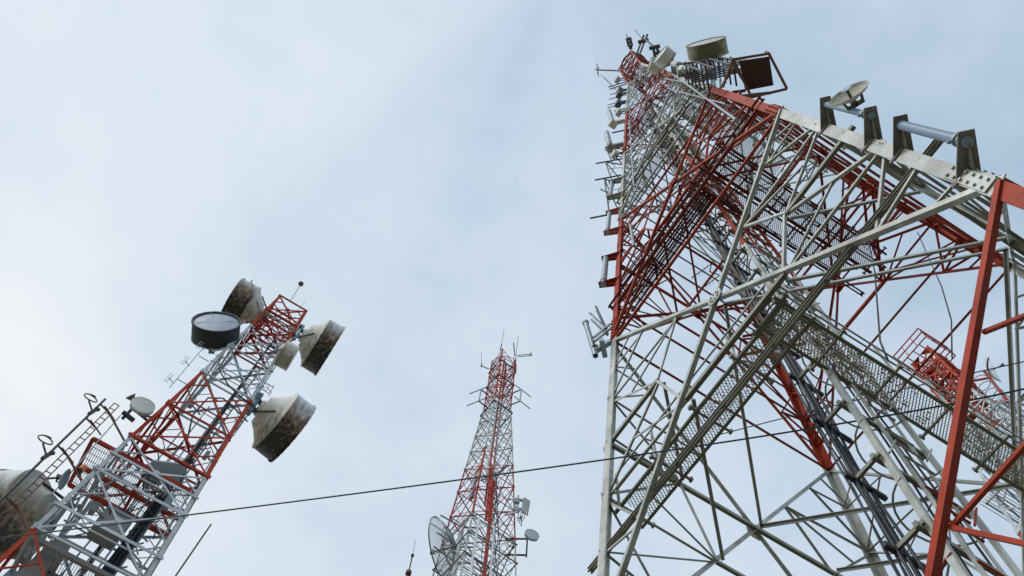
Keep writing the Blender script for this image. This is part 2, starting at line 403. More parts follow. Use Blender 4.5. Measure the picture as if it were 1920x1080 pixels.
# ---- narrow top section above the taper
tp = MB(); w = mhw(48)
for i in range(4):
    za, zb = 48 + i * 1.75, 49.75 + i * 1.75
    for face in FACES:
        tp.angle(fp(face, 1, za), fp(face, -1, zb), .055, (0, 0, 1), -NORM[face], 0, .008)
        tp.angle(fp(face, -1, za, -.03), fp(face, 1, zb, -.03), .055, (0, 0, 1), -NORM[face], 0, .008)
        tp.box(fp(face, 1, zb), fp(face, -1, zb), .05, .07)
tp.build('top_bracing', MATS, MT)
tr = MB(); rr = .74
tr.path([(rr * math.cos(2 * math.pi * i / 28), rr * math.sin(2 * math.pi * i / 28), 54.7) for i in range(29)], .05, 6)
for i in range(8):
    a = 2 * math.pi * i / 8; tr.box((.1 * math.cos(a), .1 * math.sin(a), 54.62), (rr * math.cos(a), rr * math.sin(a), 54.7), .05, .05)
tr.build('ring_platform', RED, MT)
for zz in (49.2, 51.0, 52.8):
    mb = MB()
    for k in range(10):
        a = k * 1.3 + zz; mb.tube((.6 * math.cos(a), .6 * math.sin(a), zz - .8), (.6 * math.cos(a + 2.2), .6 * math.sin(a + 2.2), zz + .9), .022, 5)
    mb.build('inner_bracing', DRED, MT)
# ------------------------------------------------------------------ things hung on the main tower
def mworld(p):
    c, s = math.cos(.417), math.sin(.417); return V((5.235 + c * p[0] - s * p[1], 4.998 + s * p[0] + c * p[1], p[2]))
def diag(k, z, d):
    sx, sy = CORN[k]; w = mhw(z) + d / 1.414; return V((sx * w, sy * w, z))
def plate_bracket(k, z, d, mat, parent, base, wide=.11, rib=True):
    sx, sy = CORN[k]; o = V((sx, sy, 0)).normalized(); s = V((-sy, sx, 0)).normalized()
    c = diag(k, z, 0) - base
    mb = MB()
    mb.poly([c + s * wide - o * .12, c + o * (d + .07) + s * wide * .62, c + o * (d + .07) - s * wide * .62, c - s * wide - o * .12], (0, 0, .016))
    if rib: mb.poly([c + o * .02 - V((0, 0, .002)), c + o * (d + .05) - V((0, 0, .002)), c + o * .02 - V((0, 0, .11))], s * .012)
    for a, b in ((.3, .5), (.3, -.5), (.75, .4), (.75, -.4)):
        q = c + o * d * a + s * wide * b; mb.tube(q - V((0, 0, .014)), q + V((0, 0, .03)), .013, 6)
    for e in (1, -1):          # wrap clamps on both leg flanges
        f = V((-sx, 0, 0)) if e > 0 else V((0, -sy, 0)); g = V((0, sy, 0)) if e > 0 else V((sx, 0, 0))
        mb.box(c + g * .014 + V((0, 0, -.02)), c + f * .2 + g * .014 + V((0, 0, -.02)), .05, .018, up=g)
    return mb.build('bracket_plate', mat, parent)
def pipe_mount(k, z0, z1, d, r, label, mp, mpl, ext=.03, group=None):
    base = mworld(diag(k, z0, 0)); lb = diag(k, z0, 0)
    t = thing('pipe_mount', label, 'antenna mount', base, .417, group)
    plate_bracket(k, z0, d, mpl, t, lb); plate_bracket(k, z1, d, mpl, t, lb)
    mb = MB(); a, b = diag(k, z0 - ext, d - .03) - lb, diag(k, z1 + ext, d - .03) - lb
    mb.tube(a, b, r, 14)
    p = mb.build('pipe', mp, t)
    cl = MB(); q = lerp(a, b, .12); dd = (b - a).normalized()
    cl.lathe([(-.02, r + .003), (-.02, r + .015), (.02, r + .015), (.02, r + .003)], 14, 0, q, dd)
    e = V((1, -1, 0)).normalized(); cl.box(q - e * (r + .05), q + e * (r + .05), .03, .03)
    cl.build('clamp', GALV, p)
    return t, lb
pipe_mount('B', 9.2, 10.76, .27, .050, 'blue grey pipe between two brown plates, lower one on the white right-hand leg', BLUEG, BROWN)
pipe_mount('B', 11.7, 13.54, .29, .040, 'blue grey pipe on brown plates beside the small open dish on the right-hand leg', BLUEG, BROWN)
pipe_mount('A', 19.3, 20.98, .28, .07, 'grey pipe between two red plates on the left leg of the big tower', GALV, RED)
pipe_mount('A', 22.95, 24.75, .30, .06, 'grey pipe from a red plate up to a white plate on the left leg', GALV, PINK)
pipe_mount('A', 26.3, 28.1, .32, .06, 'pair of white plates with pipe, behind the triangular frames', GALV, DISHM)
pipe_mount('B', 26.95, 28.6, .36, .10, 'pale plates and pipe on the upper right leg, closer to the drum antenna', WHITE2, DISHM)
pipe_mount('B', 30.4, 32.4, .36, .10, 'pale plates and pipe on the upper right leg, closer to the small white drum', WHITE2, DISHM)

# pipe standing on an H-shaped outrigger at the red/white change of the left leg
lb = diag('A', 16.2, 0); t = thing('pipe_mount', 'loose grey pipe held by a crossed slotted outrigger below the red left leg', 'antenna mount', mworld(lb), .417)
mb = MB(); mb.lathe([(0, .052), (1.55, .052), (1.55, .066), (1.62, .066), (1.62, 0)], 16, 0, diag('A', 15.78, .27) - lb, (-.06, .06, 1))
mb.lathe([(0, .05), (0, .036), (.3, .036)], 16, 0, diag('A', 15.78, .27) - lb, (-.06, .06, 1)); mb.build('pipe', GALV, t)
mb = MB()
for s in (-.05, .05):
    mb.box(diag('A', 17.65, .45) - lb + V((s, s, 0)), diag('A', 16.75, .1) - lb + V((s, s, 0)), .035, .05)
    mb.box(diag('A', 17.6, .30) - lb + V((-.12, -.12, 0)) + V((s * .6, s * .6, 0)), diag('A', 17.05, .12) - lb + V((.1, .1, 0)) + V((s * .6, s * .6, 0)), .03, .05)
    mb.box(diag('A', 16.5, .33) - lb + V((s * .6, s * .6, 0)), diag('A', 17.0, .02) - lb + V((s * .6, s * .6, 0)), .03, .05)
mb.box(diag('A', 16.0, .28) - lb, diag('A', 16.25, .02) - lb, .09, .09); mb.box(diag('A', 16.05, .14) - lb - V((.12, .12, 0)), diag('A', 16.05, .14) - lb + V((.12, .12, 0)), .09, .12)
mb.build('outrigger', GALV, t)
mb = MB(); mb.lathe([(-.02, .055), (-.02, .075), (.03, .075), (.03, .055)], 14, 0, diag('A', 16.1, .29) - lb, (0, 0, 1)); mb.box(diag('A', 16.1, .29) - lb - V((.12, .12, 0)), diag('A', 16.1, .29) - lb + V((.1, .1, 0)), .03, .04); mb.build('clamp', BROWN, t)

# two omni pipes high on the left leg
for z0, z1, d, lab in ((33.3, 36.1, .48, 'stubby grey pipe antenna with square box base, lower of two on the left edge'), (37.9, 41.0, .5, 'stubby grey pipe antenna on tan base, upper of two on the left edge')):
    lb = diag('A', z0, 0); t = thing('pipe_antenna', lab, 'antenna', mworld(lb), .417)
    mb = MB(); mb.lathe([(0, .09), (.02, .105), (z1 - z0 - .05, .105), (z1 - z0, .06), (z1 - z0, 0)], 14, 0, diag('A', z0 + .1, d) - lb, (0, 0, 1)); mb.build('radome_tube', GALV, t)
    mb = MB(); q = diag('A', z0, d) - lb; mb.box(q + V((0, 0, -.35)), q + V((0, 0, .12)), .3, .3); mb.box(q, V((0, 0, 0)), .16, .2)
    mb.build('bracket', BOX if z0 < 35 else BOXW, t)
    mb = MB(); mb.box(diag('A', z1 - .2, d) - lb, diag('A', z1 - .2, 0) - lb, .05, .05); mb.build('stay', DARK, t)

# three dark triangular loop frames on the left leg
for i, (za, zb, d) in enumerate(((33.0, 30.8, .62), (30.6, 28.5, .55), (28.2, 24.6, .5))):
    lb = diag('A', zb, 0); t = thing('frame_antenna', ('topmost', 'middle', 'lowest and tallest')[i] + ' black triangular tube frame antenna on the left leg', 'antenna', mworld(lb), .417, 'triangular frame antennas on the left leg')
    P = lambda k, z, dd, tng=0.: diag(k, z, dd) - lb + V((1, 1, 0)).normalized() * tng
    mb = MB(); r = .022
    top, topi = P('A', za, d, -.1), P('A', za, .0, .12); bot, boti = P('A', zb, d * .55, .1), P('A', zb, -.05, .25)
    for a, b in ((top, topi), (top, bot), (top, boti), (topi, boti)): mb.tube(a, b, r, 6)
    mb.build('triangle_frame', DARK, t)
    mb = MB(); zc = za - (za - zb) * (.85 if i < 2 else 1.0); mb.tube(P('A', zc, d + .3), P('A', zc + .3, -.1, .1), .026, 6)
    if i == 2: mb.tube(P('A', 27.5, d + .12), P('A', 26.4, 0, .15), .022, 6)
    mb.build('boom', DARK, t)
    mb = MB(); mb.tube(lerp(top, bot, .35), lerp(topi, boti, .15), .010, 5); mb.tube(lerp(top, bot, .7), lerp(topi, top, .4), .010, 5); mb.build('wire', DARK, t)

# ---- dish builder (faces local +x)
def dish(name, label, cat, loc, az, Rr, depth, cone, mats, struts=(), bolts=24, seam=False, front=True, group=None, pipe=True):
    ms, mr, mc = mats
    t = thing(name, label, cat, loc, az, group)
    mb = MB()
    mb.lathe([(0, Rr * .99), (depth * .04, Rr), (depth * .5, Rr * 1.005), (depth * .94, Rr), (depth * .94, Rr * 1.035), (depth, Rr * 1.035), (depth, Rr * .965), (depth * .86, Rr * .965)], 56)
    for k in range(bolts):
        a = 2 * math.pi * k / bolts; u = V((0, math.cos(a), math.sin(a)))
        mb.box(u * Rr * 1.02 + V((depth * .86, 0, 0)), u * Rr * 1.02 + V((depth * 1.01, 0, 0)), .05 * Rr, .03 * Rr, up=u)
    sh = mb.build('shroud', ms, t)
    mb = MB(); mb.lathe([(0, Rr * .99), (-.015, Rr * 1.03), (-.05, Rr * 1.02), (-cone * .22, Rr * .84), (-cone * .6, Rr * .62), (-cone, Rr * .46), (-cone * 1.0, Rr * .28), (-cone * 1.25, Rr * .25), (-cone * 1.25, 0)], 56); mb.build('back_cone', mc, t)
    if front:
        mb = MB(); mb.lathe([(depth * .9, Rr * .97), (depth * .93, Rr * .9), (depth * .96, Rr * .5), (depth * .97, 0)], 56); ra = mb.build('radome', mr, t)
        if seam:
            mb = MB()
            for a in (.5, 2.2): u = V((0, math.cos(a), math.sin(a))); mb.box(u * Rr * .95 + V((depth * .965, 0, 0)), -u * Rr * .95 + V((depth * .965, 0, 0)), .02, .012, up=(1, 0, 0))
            mb.build('seam', SEAM, ra)
    if pipe:
        xp = -cone * 1.25 - Rr * .12
        mb = MB(); mb.tube((xp, 0, -Rr * .62), (xp, 0, Rr * .62), Rr * .062, 12); mo = mb.build('mount_pipe', BLUEG, t)
        for s in (1, -1):
            mb = MB(); mb.box((xp, 0, s * Rr * .25), (-cone * 1.1, s * 0, s * Rr * .2), Rr * .12, Rr * .1)
            mb.box((xp, .0, s * Rr * .45), (-cone * .5, Rr * .55 * s, s * Rr * .45), .05 * Rr, .05 * Rr)
            mb.box((xp - Rr * .08, -Rr * .12, s * Rr * .4), (xp - Rr * .08, Rr * .12, s * Rr * .4), .08 * Rr, .12 * Rr)
            mb.build('mount_bracket', DARK, t)
    if struts:
        c, s_ = math.cos(-az), math.sin(-az)
        for (a, b, r) in struts:
            mb = MB()
            b = V(b) - V(loc); b = V((c * b.x - s_ * b.y, s_ * b.x + c * b.y, b.z)); mb.tube(a, b, r, 8); mb.build('support_arm', GALV, t)
    return t
# big olive drum high on the near leg
Bz = lambda z: mworld(diag('B', z, 0))
dl = mworld((-2.16, -2.61, 26.0))
dish('drum_antenna', 'olive drum dish with pale flat face at the very top of the right edge', 'drum antenna', dl, R(-112.8), .53, .38, .16, (SHROUD2, RADOMEG, DISHM),
     [((-.3, 0, -.3), Bz(23.4), .03), ((-.3, 0, .2), Bz(25.4), .03), ((-.3, .2, -.3), Bz(22.6), .025)], 0)
# posts and cross bars under the drum
t = thing('antenna_stand', 'cluster of thin dark posts and bars under the olive drum', 'antenna mount', mworld(diag('B', 23, 0)), .417); lb = diag('B', 23, 0)
mb = MB()
for i in range(6):
    z = 22.2 + i * .75; x = .28
    for s in (-.22, .22):
        e = V((s, -s, 0)); mb.box(diag('B', z, .0) - lb + e, diag('B', z, .62) - lb + e, .04, .04)
    mb.box(diag('B', z, .3) - lb - V((.4, -.4, 0)), diag('B', z, .3) - lb + V((.4, -.4, 0)), .035, .035)
for s in (-.3, -.1, .15, .32):
    e = V((s, -s, 0)); mb.tube(diag('B', 22.0, .52) - lb + e, diag('B', 25.8, .60) - lb + e, .03, 8)
for i in range(9):
    a = lerp(diag('B', 24.4 + .1 * i, .55), diag('B', 25.6, .62), .3) - lb; mb.tube(a + V((-.5, .4, 0)) , a + V((.45, -.35, .12 * (i % 3))), .014, 6)
mb.build('post_frame', DARK, t)
mb = MB()
for k in range(3): mb.path([diag('B', 25.4 - .3 * i, .5 + .12 * math.sin(i * 1.7 + k)) - lb + V((.2 * k - .2, .2 - .2 * k, 0)) for i in range(9)], .012, 5)
mb.build('cable', BLACK, t)
# rusty square panel in an angle frame
t = thing('square_panel', 'rusty square panel in a tilted angle frame on the right edge', 'panel', mworld((-2.02, -2.81, 21)), .417)
o = V((-2.02, -2.81, 21)); mb = MB()
pq = [V(p) - o for p in ((-2.47, -2.82, 21), (-1.99, -3.23, 21), (-1.56, -2.81, 21), (-2.0, -2.40, 21))]
mb.poly(pq, (0, 0, .03)); mb.build('panel_sheet', RUST, t)
fr = [V(p) - o for p in ((-2.60, -2.79, 21.08), (-2.03, -3.29, 21.08), (-1.30, -2.90, 20.9), (-1.83, -2.36, 20.9))]
mb = MB()
for i in range(4): mb.box(fr[i], fr[(i + 1) % 4], .05, .06)
mb.box(pq[0] + V((0, 0, .06)), pq[1] + V((0, 0, .06)), .03, .04); mb.box(fr[0], fr[0] + V((0, 0, .35)), .06, .05); mb.box(fr[1], fr[1] + V((0, 0, .3)), .06, .05)
mb.box(fr[3], V((-2.2, -2.2, 20.6)) - o, .06, .06); mb.box(lerp(fr[2], fr[3], .5), V((-2.2, -2.25, 20.3)) - o, .06, .06); mb.box(pq[3], V((-2.22, -2.22, 21)) - o, .06, .06)
mb.box(fr[0] + V((.0, 0, .02)), V((-2.25, -2.2, 21.9)) - o, .04, .05); mb.box(fr[0] + V((.12, .1, .02)), V((-2.2, -2.15, 22.3)) - o, .04, .05)
mb.build('angle_frame', RUSTBAR, t)
# shallow pale dish behind the panel
def open_dish(name, label, loc, az, Rr, mat, tilt=0, feed=True, back=None, group=None, cat='dish antenna'):
    t = thing(name, label, cat, loc, az, group)
    mb = MB(); d = Rr * .32
    mb.lathe([(0, 0), (d * .06, Rr * .3), (d * .3, Rr * .62), (d * .62, Rr * .85), (d, Rr), (d * 1.03, Rr * 1.01), (d * .99, Rr * 1.02), (d * .56, Rr * .88), (d * .2, Rr * .6), (-.02, Rr * .28), (-.05, 0)], 48)
    mb.build('reflector', mat, t)
    if feed:
        mb = MB(); mb.tube((0, 0, 0), (d * 1.6, 0, 0), Rr * .075, 10, 0); f = mb.build('feed', MOSS, t)
        mb = MB(); mb.lathe([(d * 1.6, 0), (d * 1.6, Rr * .24), (d * 1.75, Rr * .27), (d * 1.75, 0)], 20); mb.build('subreflector', GALV, f)
    mb = MB(); mb.box((-.05, 0, 0), (-Rr * .35, 0, 0), Rr * .3, Rr * .3)
    for s in (-1, 1):
        mb.box((-Rr * .35, s * Rr * .38, -Rr * .15), (d * .1, s * Rr * .45, -Rr * .15), .03, .03); mb.box((-Rr * .34, s * Rr * .42, -Rr * .12), (-Rr * .34, -s * Rr * .05, -Rr * .12), .04, .07)
    if back: mb.box((-Rr * .2, 0, 0), back, .05, .06)
    mb.build('mount_bracket', MOSS, t)
    return t
open_dish('dish_antenna', 'small open dish with round subreflector on the blue pipe, right-hand leg', mworld((-2.99, -3.02, 12.45)), R(-133), .25, DISHM)
open_dish('dish_antenna', 'pale shallow dish half hidden behind the rusty square panel', mworld((-2.05, -2.72, 23.0)), R(-120), .30, DISHM, feed=False, back=(-.55, .1, -.2))
# small drums near the top
dish('drum_antenna', 'small clean white drum antenna left of the olive drum', 'drum antenna', mworld((-1.90, -1.78, 33.0)), R(-150), .36, .36, .12, (BOXW, RADOME, BOX), [((-.2, 0, 0), mworld((-1.5, -1.5, 32.6)), .04)], 0)
dish('drum_antenna', 'smallest white drum antenna at the upper left of the right edge', 'drum antenna', mworld((-1.62, -1.36, 35.6)), R(-170), .28, .4, .1, (BOXW, RADOMEG, BOX), [((-.2, 0, 0), mworld((-1.3, -1.3, 35.4)), .04)], 0)
# whips, yagis and lamps at the head of the tower
def rods(name, label, cat, base, pts, mat=DARK, group=None):
    t = thing(name, label, cat, mworld(base), .417, group); b = V(base)
    for nm, segs in pts.items():
        mb = MB()
        for a, c, r in segs: mb.tube(V(a) - b, V(c) - b, r, 6)
        mb.build(nm, mat, t)
    return t
dA = lambda z, d, tg=0.: diag('A', z, d) + V((.707, .707, 0)) * tg
dB = lambda z, d, tg=0.: diag('B', z, d) + V((.707, -.707, 0)) * tg
rods('yagi_antenna', 'long dark boom with crossed elements sticking out left of the tower top', 'antenna', diag('A', 54.2, 0),
     {'boom': [(dA(54.2, 0), dA(57.2, 1.25), .05)], 'element': [(dA(57.0, 1.15, -.4), dA(57.0, 1.2, .4), .025), (dA(57.6, 1.05, -.1), dA(56.4, 1.25, .1), .025), (dA(57.6, 1.35), dA(56.2, .9), .025)]})
rods('dipole_antenna', 'paired short grey rods with thin whip on the left edge below the top', 'antenna', diag('A', 48.5, 0),
     {'boom': [(dA(49.0, 0), dA(48.6, .95), .03), (dA(48.2, 0), dA(47.7, .9), .03)], 'whip': [(dA(47.2, .6), dA(52.5, .95), .03), (dA(52, .95), dA(54.3, 1.1), .018)]})
for z in (45.4, 43.6, 41.9):
    pass
t = thing('panel_antenna', 'small dark boxes with thin prongs on the left edge under the top', 'antenna', mworld(diag('A', 44, 0)), .417); lb = diag('A', 44, 0)
for z in (46.3, 45.2, 42.6): mb = MB(); mb.box(diag('A', z - .5, .35) - lb, diag('A', z + .4, .35) - lb, .3, .25); mb.box(diag('A', z, .35) - lb, diag('A', z, -.05) - lb, .1, .1); mb.build('box', DARK, t)
for z in (46.0, 44.6, 43.0, 42.2): mb = MB(); mb.tube(diag('A', z, 0) - lb, diag('A', z - .15, .85) - lb, .02, 5); mb.build('prong', DARK, t)
rods('folded_antenna', 'double dark rod leaning up from the top of the near leg', 'antenna', dB(48.5, 0),
     {'boom': [(dB(50.3, .1, -.08), dB(42.6, 1.35, -.05), .05), (dB(50.3, .1, .1), dB(42.6, 1.35, .12), .05)], 'clamp': [(dB(44.0, 1.1, -.25), dB(44.0, 1.1, .25), .09)]})
rods('dipole_antenna', 'twin dark posts carrying a thin angled whip near the top', 'antenna', dB(38, 0),
     {'post': [(dB(38, .15, -.08), dB(38.5, .85, -.06), .06), (dB(38, .15, .16), dB(38.5, .85, .08), .06)], 'clamp': [(dB(38.5, .85, -.22), dB(38.5, .85, .22), .08), (dB(38.4, .6, 0), dB(38.4, .6, .3), .07)], 'whip': [(dB(38.5, .85), dB(42.4, 1.15), .045), (dB(43.5, 1.1), dB(50.0, 1.5, .1), .02)]})
t = thing('obstruction_lamp', 'black bracket with two round lamps on the topmost point of the big tower', 'lamp', mworld(diag('B', 54.8, .1)), .417)
mb = MB(); mb.box((-.1, -.1, 0), (-.42, -.42, .5), .34, .05, up=(1, 1, 0)); mb.box((0, 0, 0), (-.12, -.12, .1), .2, .2); mb.tube((-.42, -.42, .5), (-.62, -.5, .9), .025, 6); mb.build('bracket', DARK, t)
mb = MB()
for k in (.35, .75): mb.lathe([(0, 0), (.01, .07), (.07, .075), (.08, 0)], 12, 0, V((-.1, -.1, 0)).lerp(V((-.42, -.42, .5)), k) + V((.04, .04, -.08)), (.6, .6, -.5))
mb.build('lens', BOXW, t)
for z, d, w_, lab in ((50.6, .35, .34, 'small grey radio box on the left edge just under the tower head'), (40.2, .30, .30, 'small grey radio box on the left edge above the pipe antennas'), (31.9, .28, .26, 'small grey radio box on the left edge beside the topmost triangular frame')):
    lb = diag('A', z, 0); t = thing('radio_unit', lab, 'radio unit', mworld(lb), .417)
    mb = MB(); q = diag('A', z, d) - lb; mb.box(q - V((0, 0, w_)), q + V((0, 0, w_)), w_, w_ * .7); mb.build('housing', BOXW, t)
    mb = MB(); mb.box(q, V((.05, -.05, 0)), .06, .08); mb.box(q + V((0, 0, -.9)), q + V((0, 0, .7)), .05, .05); mb.build('bracket', DARK, t)
    mb = MB(); mb.path([q + V((.06 * i, -.05 * i, -w_ - .25 * math.sin(i * .5))) for i in range(7)], .018, 5); mb.build('cable', BLACK, t)
for z, sg_, lab in ((24.6, 1, 'small dark radio box on the near leg between the square panel and the drum'), (29.5, 1, 'small pale radio box on the near leg between two pale plate mounts')):
    lb = diag('B', z, 0); t = thing('radio_unit', lab, 'radio unit', mworld(lb), .417); q = diag('B', z, .3) - lb
    mb = MB(); mb.box(q - V((0, 0, .3)), q + V((0, 0, .3)), .26, .16); mb.build('housing', BOX if z < 25 else BOXW, t)
    mb = MB(); mb.box(q, V((.05, .05, 0)), .06, .08); mb.tube(q + V((.1, -.1, -.6)), q + V((.1, -.1, .5)), .03, 6); mb.build('bracket', GALV, t)
    mb = MB()
    for k in range(3): mb.path([q + V((.05 * k + .04 * i, .03 * i, -.3 - .2 * math.sin(i * .45 + k * .2))) for i in range(8)], .012, 5)
    mb.build('cable', BLACK, t)
for a, b, r in (((-1.22, -1.30, 39.9), (-2.47, -1.88, 18.4), .028), ((-1.75, -1.09, 30.8), (-2.36, -1.96, 20.3), .018), ((-2.33, 1.47, 21.2), (-2.44, 1.43, 19.3), .035), ((-1.6, -1.2, 33.3), (-2.0, -1.74, 26.7), .02), ((-1.5, .9, 35.0), (-2.1, 1.2, 24.5), .02)):
    mb = MB(); mb.tube(a, b, r, 8); mb.build('stay_pipe', GALV, MT)
# dim yagi pair behind the far leg, hanging wires
t = thing('yagi_antenna', 'faint pair of thin yagi antennas against the sky inside the tower', 'antenna', mworld((.9, 2.2, 24)), .417)
for a, b in (((.54, 2.37, 24), (.75, 1.75, 24)), ((.92, 2.57, 24), (1.13, 1.9, 24))):
    a, b = V(a) - V((.9, 2.2, 24)), V(b) - V((.9, 2.2, 24)); mb = MB(); mb.tube(a, b, .014, 6); bo = mb.build('boom', DARK, t); mb = MB()
    for k in range(6):
        q = lerp(a, b, .04 + .15 * k); mb.tube(q + V((0, 0, -.22)), q + V((.02, 0, .22)), .007, 5)
    mb.build('element', GALV, bo)
    mb = MB(); mb.tube(b, V((.9, 1.98 if a.x < 0 else 2.0, 24.2)) - V((.9, 2.2, 24)), .02, 6); mb.build('bracket', GALV, t)
for pts, r, lab in (([(-.68, -1.75, 15), (-1.6, -1.5, 11.9), (-2.6, -1.28, 9), (-2.72, -1.26, 8.5)], .010, 'thin straight wire hanging inside the big tower'), ([(.6, -2.06, 16), (-.65, -1.98, 13), (-1.62, -1.88, 10.5), (-2.21, -1.78, 9), (-2.55, -1.62, 8.1)], .007, 'thin curved wire hanging loose at right inside the big tower')):
    mb = MB(); q = [mworld(p) for p in pts]; mb.path(q, r, 6); tag(mb.build('hanging_wire', DARK), lab, 'wire')

# =================================================================== generic slim towers
def slim_tower(root, zs, ws, cols, mats, leg, br, vis):
    hw = lambda z: interp(z, zs, ws)
    pt = lambda face, u, z, off=0.: V((*FACES[face](u * hw(z), hw(z), off), z))
    for k, (sx, sy) in CORN.items():
        mb = MB()
        for i in range(len(zs) - 1):
            mb.angle((sx * ws[i], sy * ws[i], zs[i]), (sx * ws[i + 1], sy * ws[i + 1], zs[i + 1]), leg, (-sx, 0, 0), (0, -sy, 0), cols[i], leg * .12)
            c = V((sx * ws[i], sy * ws[i], zs[i])); mb.box(c + V((0, 0, -.15)), c + V((0, 0, .15)), leg * .5, leg * .5, cols[i])
        mb.build('leg', mats, root)
    DG, SB, GP, HB = Parts('diagonal_brace', mats, root), Parts('sub_brace', mats, root, 0), Parts('gusset_plate', mats, root, 100), Parts('horizontal_brace', mats, root)
    for i in list(range(vis, len(zs) - 1)) + list(range(vis)):
        for face in ('BD', 'AB', 'CD', 'AC'):
            n, t = NORM[face], TAN[face]
            z0, z1 = zs[i], zs[i + 1]; c = cols[i]
            tX = ws[i] / (ws[i] + ws[i + 1]); zX = z0 + (z1 - z0) * tX; X = pt(face, 0, zX)
            for s, o in ((1, .004), (-1, br * .15)):
                mb, own = DG.get(i >= vis); mb.angle(pt(face, s, z1, o), pt(face, -s, z0, o), br, t * s, -n, c); DG.put(mb, own)
            mb, own = SB.get()
            for s in (1, -1):
                m_ = pt(face, s, zX, -.02)
                for zz in (z1, z0): mb.angle(m_, lerp(pt(face, s, zz, -.03), X, .5), br * .55, (0, 0, 1), -n, c)
            mb.angle(lerp(pt(face, 1, z0, -.04), X, .5), lerp(pt(face, -1, z0, -.04), X, .5), br * .55, (0, 0, 1), -n, c)
            mb, own = HB.get(i >= vis); mb.box(pt(face, 1, z0, -.01), pt(face, -1, z0, -.01), br * .7, br, c); HB.put(mb, own)
            g = br * 1.2; mb, own = GP.get(i >= vis); mb.poly([X + n * .02 + t * g * a + V((0, 0, g * b)) for a, b in ((-1, -1), (1, -1), (1, 1), (-1, 1))], n * .01, c); GP.put(mb, own)
    for p_ in (DG, SB, GP, HB): p_.done()
    return hw, pt

# ------------------------------------------------------------------ LEFT TOWER
LT = thing('lattice_tower', 'red and white lattice tower at lower left crowded with big drum dishes', 'lattice tower', (-12.17, 20.10, 0), .4308)
def lw(p):
    c, s = math.cos(.4308), math.sin(.4308); return V((-12.17 + c * p[0] - s * p[1], 20.10 + s * p[0] + c * p[1], p[2]))
lz = [0, 4.5, 9, 13.5, 18, 22.7, 26.25, 28.65, 31.66, 34.98, 38.08, 41.16, 43.4, 45.63]
lws = [2.95, 2.73, 2.52, 2.29, 2.07, 1.84, 1.69, 1.59, 1.42, 1.257, 1.13, 1.0, .93, .86]
lc = [1, 1, 0, 0, 0, 1, 1, 0, 0, 1, 1, 0, 0]
lhw, lpt = slim_tower(LT, lz, lws, lc, [RED2, WHITE2], .14, .085, 4)
def belt(p, q, c, ang):
    mb = MB()
    if ang: mb.angle(p, q, .12, (0, 0, -1), (0, 1, 0), c, .014)
    else: mb.box(p, q, .08, .11, c)
    mb.build('belt_beam', [WHITE2, RED2], LT)
for z, c in ((27.35, 0), (26.25, 0), (23.97, 0), (28.72, 1)): belt(lpt('BD', -1.06, z, .06), lpt('BD', 1.05, z, .06), c, True)
for f, z in (('AB', 27.35), ('AB', 23.97), ('CD', 27.35), ('CD', 23.97), ('AC', 23.97)): belt(lpt(f, 1, z), lpt(f, -1, z), 0, False)
# service platform with red beams, cantilevered to the left
pf = MB()
for y in (-1.25, .1, 1.05): pf.box((-2.55, y, 27.95), (1.45, y, 27.95), .10, .15)
for x in (-2.55, -.4): pf.box((x, -1.25, 27.96), (x, 1.05, 27.96), .11, .13)
pfo = pf.build('service_platform', RED2, LT)
fl = MB()
for i in range(48): fl.box((-2.5 + i * .082, -1.2, 28.06), (-2.5 + i * .082, 1.0, 28.06), .02, .035)
for j in range(8): fl.box((-2.5, -1.15 + j * .3, 28.05), (1.4, -1.15 + j * .3, 28.05), .02, .02)
fl.build('floor_mesh', MESHL, pfo)
p2 = MB()
for y in (-.9, .1, 1.1): p2.box((-1.9, y, 23.2), (1.5, y, 23.2), .14, .16)
for x in (-1.9, -.8, .4, 1.5): p2.box((x, -.9, 23.22), (x, 1.1, 23.22), .1, .14)
p2o = p2.build('service_platform', BOX, LT)
fl = MB()
for i in range(40): fl.box((-1.85 + i * .084, -.85, 23.33), (-1.85 + i * .084, 1.05, 23.33), .02, .03)
fl.build('floor_mesh', GALV, p2o)
# ladder, waveguide run
lad = MB()
for x in (.45, .95): lad.angle((x, -.2, 2), (x * .62, -.2, 44), .07, (1, 0, 0), (0, 1, 0), 0, .008)
la = lad.build('cable_ladder', GALV, LT)
for i in range(100):
    rg = MB(); z = 2.2 + i * .41; f = 1 - .38 * (z - 2) / 42; rg.box((.45 * f, -.2, z), (.95 * f, -.2, z), .03, .05)
    if i % 3 == 0: rg.box((.95 * f, -.2, z), (1.25 * f, -.45, z), .04, .05)
    rg.build('rung', GALV, la)
cb = MB()
for k in range(9):
    top = (44, 42.5, 40, 40.5, 37, 35, 32, 33.5, 29)[k]; n_ = int((top - 2) / .9)
    cb.path([((.48 + .055 * k + .01 * math.sin(i + k)) * (1 - .38 * i * .9 / 42), -.28 - .02 * (k % 3) + .02 * math.cos(i * 1.4 + k), 2 + i * .9) for i in range(n_)], .022 + .009 * (k % 3), 6)
for k in range(4):
    cb.path([((-.28 + .08 * k) * (1 - .3 * i / 30) + .02 * math.sin(i * .9 + k), .15 + .03 * k, 2 + i) for i in range(34 - 3 * k)], .025, 6)
cb.build('cable_run', BLACK, la)
mb = MB()
for x, y in ((1.28, -1.30), (1.42, -1.26)):
    mb.tube((x * 1.55, y * 1.55, 4), (x * .80, y * .80, 41.0), .03, 8)
for i in range(22):
    z = 6 + i * 1.6; f = 1.55 - .75 * (z - 4) / 37; mb.box((1.15 * f, -1.22 * f, z), (1.5 * f, -1.3 * f, z), .05, .06)
mb.build('conduit', GALV, LT)
